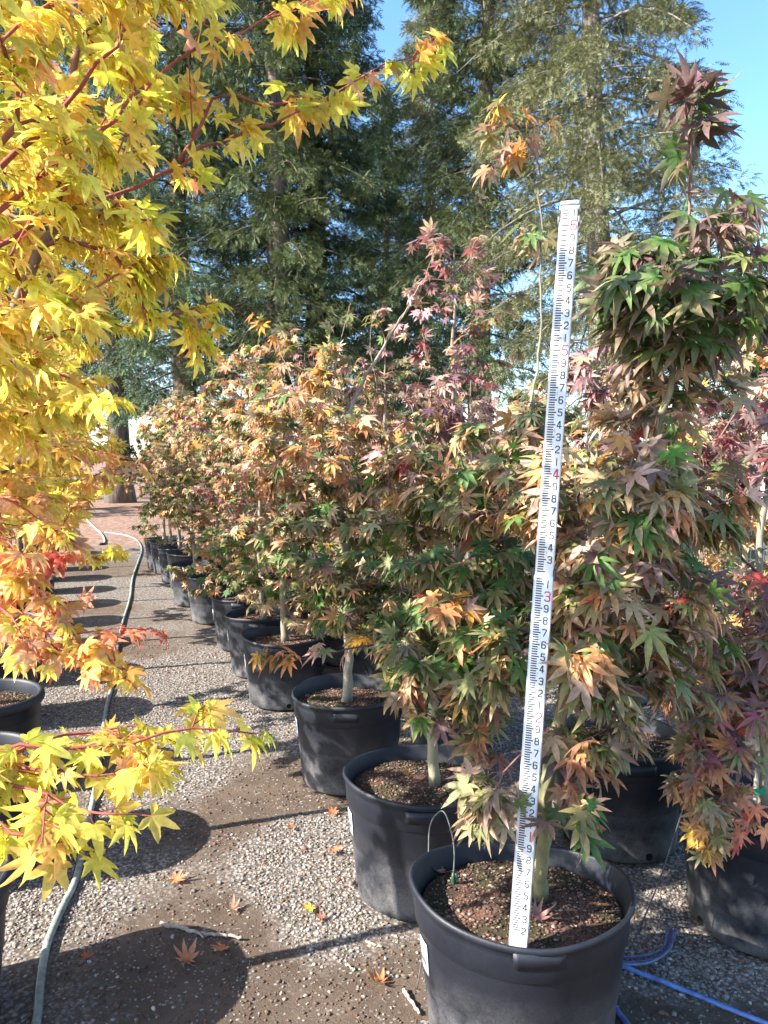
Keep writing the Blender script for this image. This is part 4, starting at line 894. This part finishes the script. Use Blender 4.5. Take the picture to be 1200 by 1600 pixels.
# ------------------------------------------------------------------ conifers behind
def spray_template(rng, nl=9, droop=.3):
    V, T, t = [], [], []
    def tri(a, b, c, w0, w1):
        i = len(V); V.extend([a, b, c]); T.append((i, i + 1, i + 2)); t.extend([w0, w0, w1])
    tri((-.02, 0, 0), (.02, 0, 0), (0, 1, -droop), 0, 1)
    for k in range(nl):
        f = .08 + .86 * k / nl; s = 1 if k % 2 else -1; L = .42 * (1 - f * .65) * rng.uniform(.8, 1.2); y = f; z = -droop * f * f
        tri((0, y - .06, z), (0, y + .075, z), (s * L, y + L * .55, z - .10 * L - rng.uniform(0, .12)), f * .6, min(1, f * .6 + .5))
    return np.array(V), np.array(T), np.array(t)
_tr2 = random.Random(9); SPR = [spray_template(_tr2, n_, d_) for n_, d_ in ((9, .2), (9, .5), (8, .8), (10, .35))]
def conifer(name, seed, H, z0, prof, nb, cl, sp, cin, cout, trunk_r, ssize=.42, barkc=(.10, .065, .05), flare=1.0, lean=0.0, updown=.1):
    """trunk + boughs + sprays; prof(u) = bough length at height fraction u"""
    q = np.random.RandomState(seed); mb = MB()
    zs = np.linspace(-.3, H, 26); tx = lean * zs + .12 * np.sin(zs * .35 + seed); ty = .1 * np.cos(zs * .3 + seed)
    R = trunk_r * (1 - zs / H * .93).clip(.03, 1) + flare * trunk_r * .55 * np.exp(-np.maximum(zs, 0) * 1.6)
    mb.tube(np.stack([tx, ty, zs], -1), R, 14, np.asarray(barkc) * q.uniform(.85, 1.2, (26, 1)))
    pos, dr, nm, sz, c0, c1 = [], [], [], [], [], []
    for b in range(nb):
        u = (b + q.rand()) / nb; z = z0 + (H - z0) * u ** .92; L = prof(u) * q.uniform(.62, 1.15); a = b * 2.399 + q.uniform(-.35, .35)
        o = np.array((np.interp(z, zs, tx), np.interp(z, zs, ty), z)); h = np.array((math.cos(a), math.sin(a), 0.)); side = np.array((-h[1], h[0], 0))
        rise = q.uniform(-.10, .25) + updown * u; sag = q.uniform(.25, .6)
        B = lambda s: o + h * (L * s) + np.array((0, 0, 1.)) * (L * (rise * s - sag * s * s))
        s = np.linspace(0, 1, 7); mb.tube(np.array([B(k) for k in s]), np.linspace(.012 + .010 * L, .008, 7), 5, np.asarray(barkc) * .9, cap=False)
        tone = q.uniform(.72, 1.25)
        for c in range(max(2, int(cl * (.4 + L / 2.6)))):
            f = q.uniform(.15, 1.02) ** .8; w = .30 * L * (1.08 - f * .8)
            ctr = B(f) + side * q.uniform(-1, 1) * w + np.array((0, 0, -1.)) * abs(q.normal(0, .12)) * L * .4
            k = int(sp * q.uniform(.6, 1.4)); d = unit(q.normal(0, 1, (k, 3)) * (1, 1, .7)); rad = q.rand(k, 1) ** .4 * q.uniform(.28, .55)
            p = ctr + d * rad * (1, 1, .5)
            pos.append(p); dr.append(d * 1.0 + h * .45 + np.array((0, 0, -.30)) + q.normal(0, .25, (k, 3))); nm.append(np.array((0, 0, .7)) + d * 1.2 + q.normal(0, .22, (k, 3)))
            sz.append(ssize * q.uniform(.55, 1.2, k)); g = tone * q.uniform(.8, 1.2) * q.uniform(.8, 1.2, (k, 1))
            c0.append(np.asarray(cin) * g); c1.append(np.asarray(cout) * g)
    pos = np.concatenate(pos)
    T = [(v, np.zeros((0, 4), int), t, tt) for v, t, tt in SPR]
    Y = unit(np.concatenate(dr)); n_ = np.concatenate(nm); Z = unit(n_ - Y * (n_ * Y).sum(1, keepdims=True)); Xa = np.cross(Y, Z); S = np.concatenate(sz); A0, A1 = np.concatenate(c0), np.concatenate(c1)
    wh = q.randint(0, 4, len(pos)); Vs, Fs, Cs, off = [], [], [], 0
    for k, (tv, tt, tw) in enumerate(SPR):
        ix = np.where(wh == k)[0]; Rm = np.stack([Xa[ix], Y[ix], Z[ix]], 1) * S[ix][:, None, None]
        Vs.append((np.einsum('vk,nkj->nvj', tv, Rm) + pos[ix][:, None]).reshape(-1, 3)); m = len(tv)
        Fs.append((tt[None] + (off + m * np.arange(len(ix)))[:, None, None]).reshape(-1, 3)); off += m * len(ix)
        Cs.append((A0[ix][:, None] * (1 - tw[None, :, None]) + A1[ix][:, None] * tw[None, :, None]).reshape(-1, 3))
    return mb.mesh(name + '_trunk', M_RBARK), raw_mesh(name + '_crown', np.concatenate(Vs), [np.concatenate(Fs)], np.concatenate(Cs), M_NEEDLE, False)
def place_tree(name, meshes, px, d, label, group, rot=0, scale=1.0, cat='tree'):
    p = at(px, 716, d); t = thing(name, (p[0], p[1], 0), label, cat, group)
    obj('trunk', meshes[0], t, (0, 0, 0), rot, scale); obj('crown', meshes[1], t, (0, 0, 0), rot, scale); return t
dome = lambda L: (lambda u: L * (1 - u) ** .55 * (.75 + .25 * min(1, u * 5)) + .25)
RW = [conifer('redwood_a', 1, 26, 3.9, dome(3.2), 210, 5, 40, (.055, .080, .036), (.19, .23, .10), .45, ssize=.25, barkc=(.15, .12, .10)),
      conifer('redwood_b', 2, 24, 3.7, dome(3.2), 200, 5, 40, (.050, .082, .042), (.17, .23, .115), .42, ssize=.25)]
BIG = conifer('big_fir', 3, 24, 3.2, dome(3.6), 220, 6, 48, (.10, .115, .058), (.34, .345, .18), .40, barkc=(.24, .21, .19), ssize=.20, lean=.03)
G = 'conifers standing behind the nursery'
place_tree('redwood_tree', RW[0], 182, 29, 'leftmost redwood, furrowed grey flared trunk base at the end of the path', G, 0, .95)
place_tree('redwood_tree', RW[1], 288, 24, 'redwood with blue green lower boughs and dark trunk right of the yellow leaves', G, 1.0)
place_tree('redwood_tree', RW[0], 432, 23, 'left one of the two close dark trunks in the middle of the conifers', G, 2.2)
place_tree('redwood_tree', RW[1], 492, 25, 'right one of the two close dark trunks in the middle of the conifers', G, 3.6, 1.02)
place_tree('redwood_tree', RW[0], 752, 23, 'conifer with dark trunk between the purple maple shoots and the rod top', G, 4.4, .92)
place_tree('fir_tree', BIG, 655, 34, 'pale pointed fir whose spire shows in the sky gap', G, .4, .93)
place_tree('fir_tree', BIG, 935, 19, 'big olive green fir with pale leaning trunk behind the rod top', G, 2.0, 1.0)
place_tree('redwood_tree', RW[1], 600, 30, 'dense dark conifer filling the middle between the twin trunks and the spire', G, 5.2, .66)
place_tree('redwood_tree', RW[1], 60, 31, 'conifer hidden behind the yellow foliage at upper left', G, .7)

# broadleaf tree and shrubs far behind
def leafy(seed, H, R, z0, n, pals, size=.16, tw=.12):
    q = np.random.RandomState(seed); bl = []
    for k in range(9):
        a = q.uniform(0, 6.28); rr = R * q.uniform(.2, .6); z = z0 + (H - z0) * q.uniform(.15, .9); bl.append(((rr * math.cos(a), rr * math.sin(a), z), (R * .5, R * .5, (H - z0) * .25), n // 9, 12, pals[k % len(pals)]))
    return grow_tree('broadleaf', seed, [(0, 0, -.1), (.05 * H * .2, 0, H * .35), (0, .02 * H, H * .6), (0, 0, H * .9)], [tw, tw * .8, tw * .5, tw * .15], bl, size, T_YMID, M_LEAF, bark=(.16, .13, .10), twig=(.12, .09, .07), tip_r=.008, twig_len=R * .4)
PALE = [(2, (.42, .44, .16), (.50, .48, .2)), (1, (.5, .42, .2), (.5, .42, .2))]; SHR = [(2, (.05, .075, .028), (.07, .095, .035)), (1, (.09, .08, .045), (.10, .09, .05))]
place_tree('broadleaf_tree', leafy(81, 11, 3.4, 3, 260, [PALE], .26), 1155, 30, 'pale yellow green tree far behind at the right edge', None)
place_tree('evergreen_tree', conifer('dark_evergreen', 5, 5.4, .6, dome(1.7), 70, 5, 14, (.03, .05, .03), (.07, .09, .06), .13, ssize=.26, flare=.2), 1165, 15, 'dark evergreen behind the red maple at right, against white sky', None)
SH = [leafy(91, 2.6, 1.6, .2, 120, [SHR], .12, .05), leafy(92, 2.2, 1.5, .15, 120, [SHR, SHR, [(1, *BROWN), (1, *OLIVE)]], .12, .05)]
slab = ['dark shrub left of the furrowed trunk at the end of the path', 'brownish shrub just right of the furrowed trunk base', 'shrub behind the far end of the front right row', 'shrub further right behind the far pots', 'shrub behind the middle of the maple rows', 'shrub behind the purple maple crowns',
        'shrub behind the rod at mid height', 'shrub at right behind the mesh fence', 'shrub at the far left behind the yellow row', 'last shrub at the right edge behind the white pole']
for k, (px, d) in enumerate(((95, 25), (235, 27), (330, 22), (450, 20), (600, 19), (720, 21), (860, 18), (1010, 20), (-20, 22), (1260, 19))):
    place_tree('shrub', SH[k % 2], px, d, slab[k], 'shrubs along the back edge', k * 1.3, (1.3, 1.15, 1.25)[k % 3], 'shrub')

# ------------------------------------------------------------------ fence, pole and screen at the right
f0, f1 = at(1085, 716, 8.2), at(1330, 716, 7.2); f0[2] = f1[2] = 0
fd = f1 - f0; FL = np.linalg.norm(fd); fd = fd / FL
fence = thing('wire_fence', f0, 'green wire mesh fence behind the red maples at right', 'fence')
mb = MB()
for k in range(int(FL / .05) + 1): mb.tube([fd * k * .05 + (0, 0, .03), fd * k * .05 + (0, 0, 1.45)], .0016, 4, (.10, .16, .11), cap=False)
for k in range(15): mb.tube([np.array((0, -.004, .03 + k * .1)), fd * FL + (0, -.004, .03 + k * .1)], .0016, 4, (.10, .16, .11), cap=False)
obj('wire_mesh', mb.mesh('wire_mesh', M_PAINT), fence)
for k in range(3):
    mb = MB(); p = fd * FL * k / 2 + (0, .03, 0); mb.tube([p + (0, 0, -.1), p + (0, 0, 1.5)], .02, 8, (.10, .12, .10)); obj('post', mb.mesh('post', M_PAINT), fence)
s0 = at(1112, 716, 9.3); s0[2] = 0
scr = thing('shade_screen', s0, 'dark shade cloth screen stretched on a frame behind the wire fence', 'screen')
mb = MB(); gxs = np.linspace(0, .62, 14); gzs = np.linspace(.15, 1.5, 20); XX, ZZ = np.meshgrid(gxs, gzs)
for yo in (0, .004):
    V = np.stack([XX, .02 * np.sin(XX * 9 + ZZ * 3) + yo, ZZ], -1).reshape(-1, 3); ii = np.arange(V.shape[0]).reshape(20, 14)
    mb.add(V, [np.stack([ii[:-1, :-1], ii[:-1, 1:], ii[1:, 1:], ii[1:, :-1]], -1).reshape(-1, 4)], (.03, .045, .04))
obj('cloth', mb.mesh('cloth', M_CLOTH), scr)
for x in (-.02, .64):
    mb = MB(); mb.tube([(x, 0, -.05), (x, 0, 1.56)], .022, 8, (.40, .36, .30)); obj('frame_post', mb.mesh('frame_post', M_WOOD), scr)
mb = MB(); mb.tube([(0, 0, 1.53), (.62, 0, 1.53)], .018, 8, (.40, .36, .30)); obj('frame_rail', mb.mesh('frame_rail', M_WOOD), scr)
pl = at(1197, 640, 5.4); pole = thing('support_pole', (pl[0], pl[1], 0), 'tall white plastic pole at the right edge among the red maples', 'pole')
mb = MB(); mb.tube([(0, 0, -.1), (0, 0, pl[2])], .019, 12, (.78, .78, .78)); obj('pipe', mb.mesh('pipe', M_PAINT), pole)
mb = MB(); mb.tube([(0, 0, pl[2]), (0, 0, pl[2] + .012)], [.022, .02], 12, (.7, .7, .7)); obj('cap', mb.mesh('cap', M_PAINT), pole)
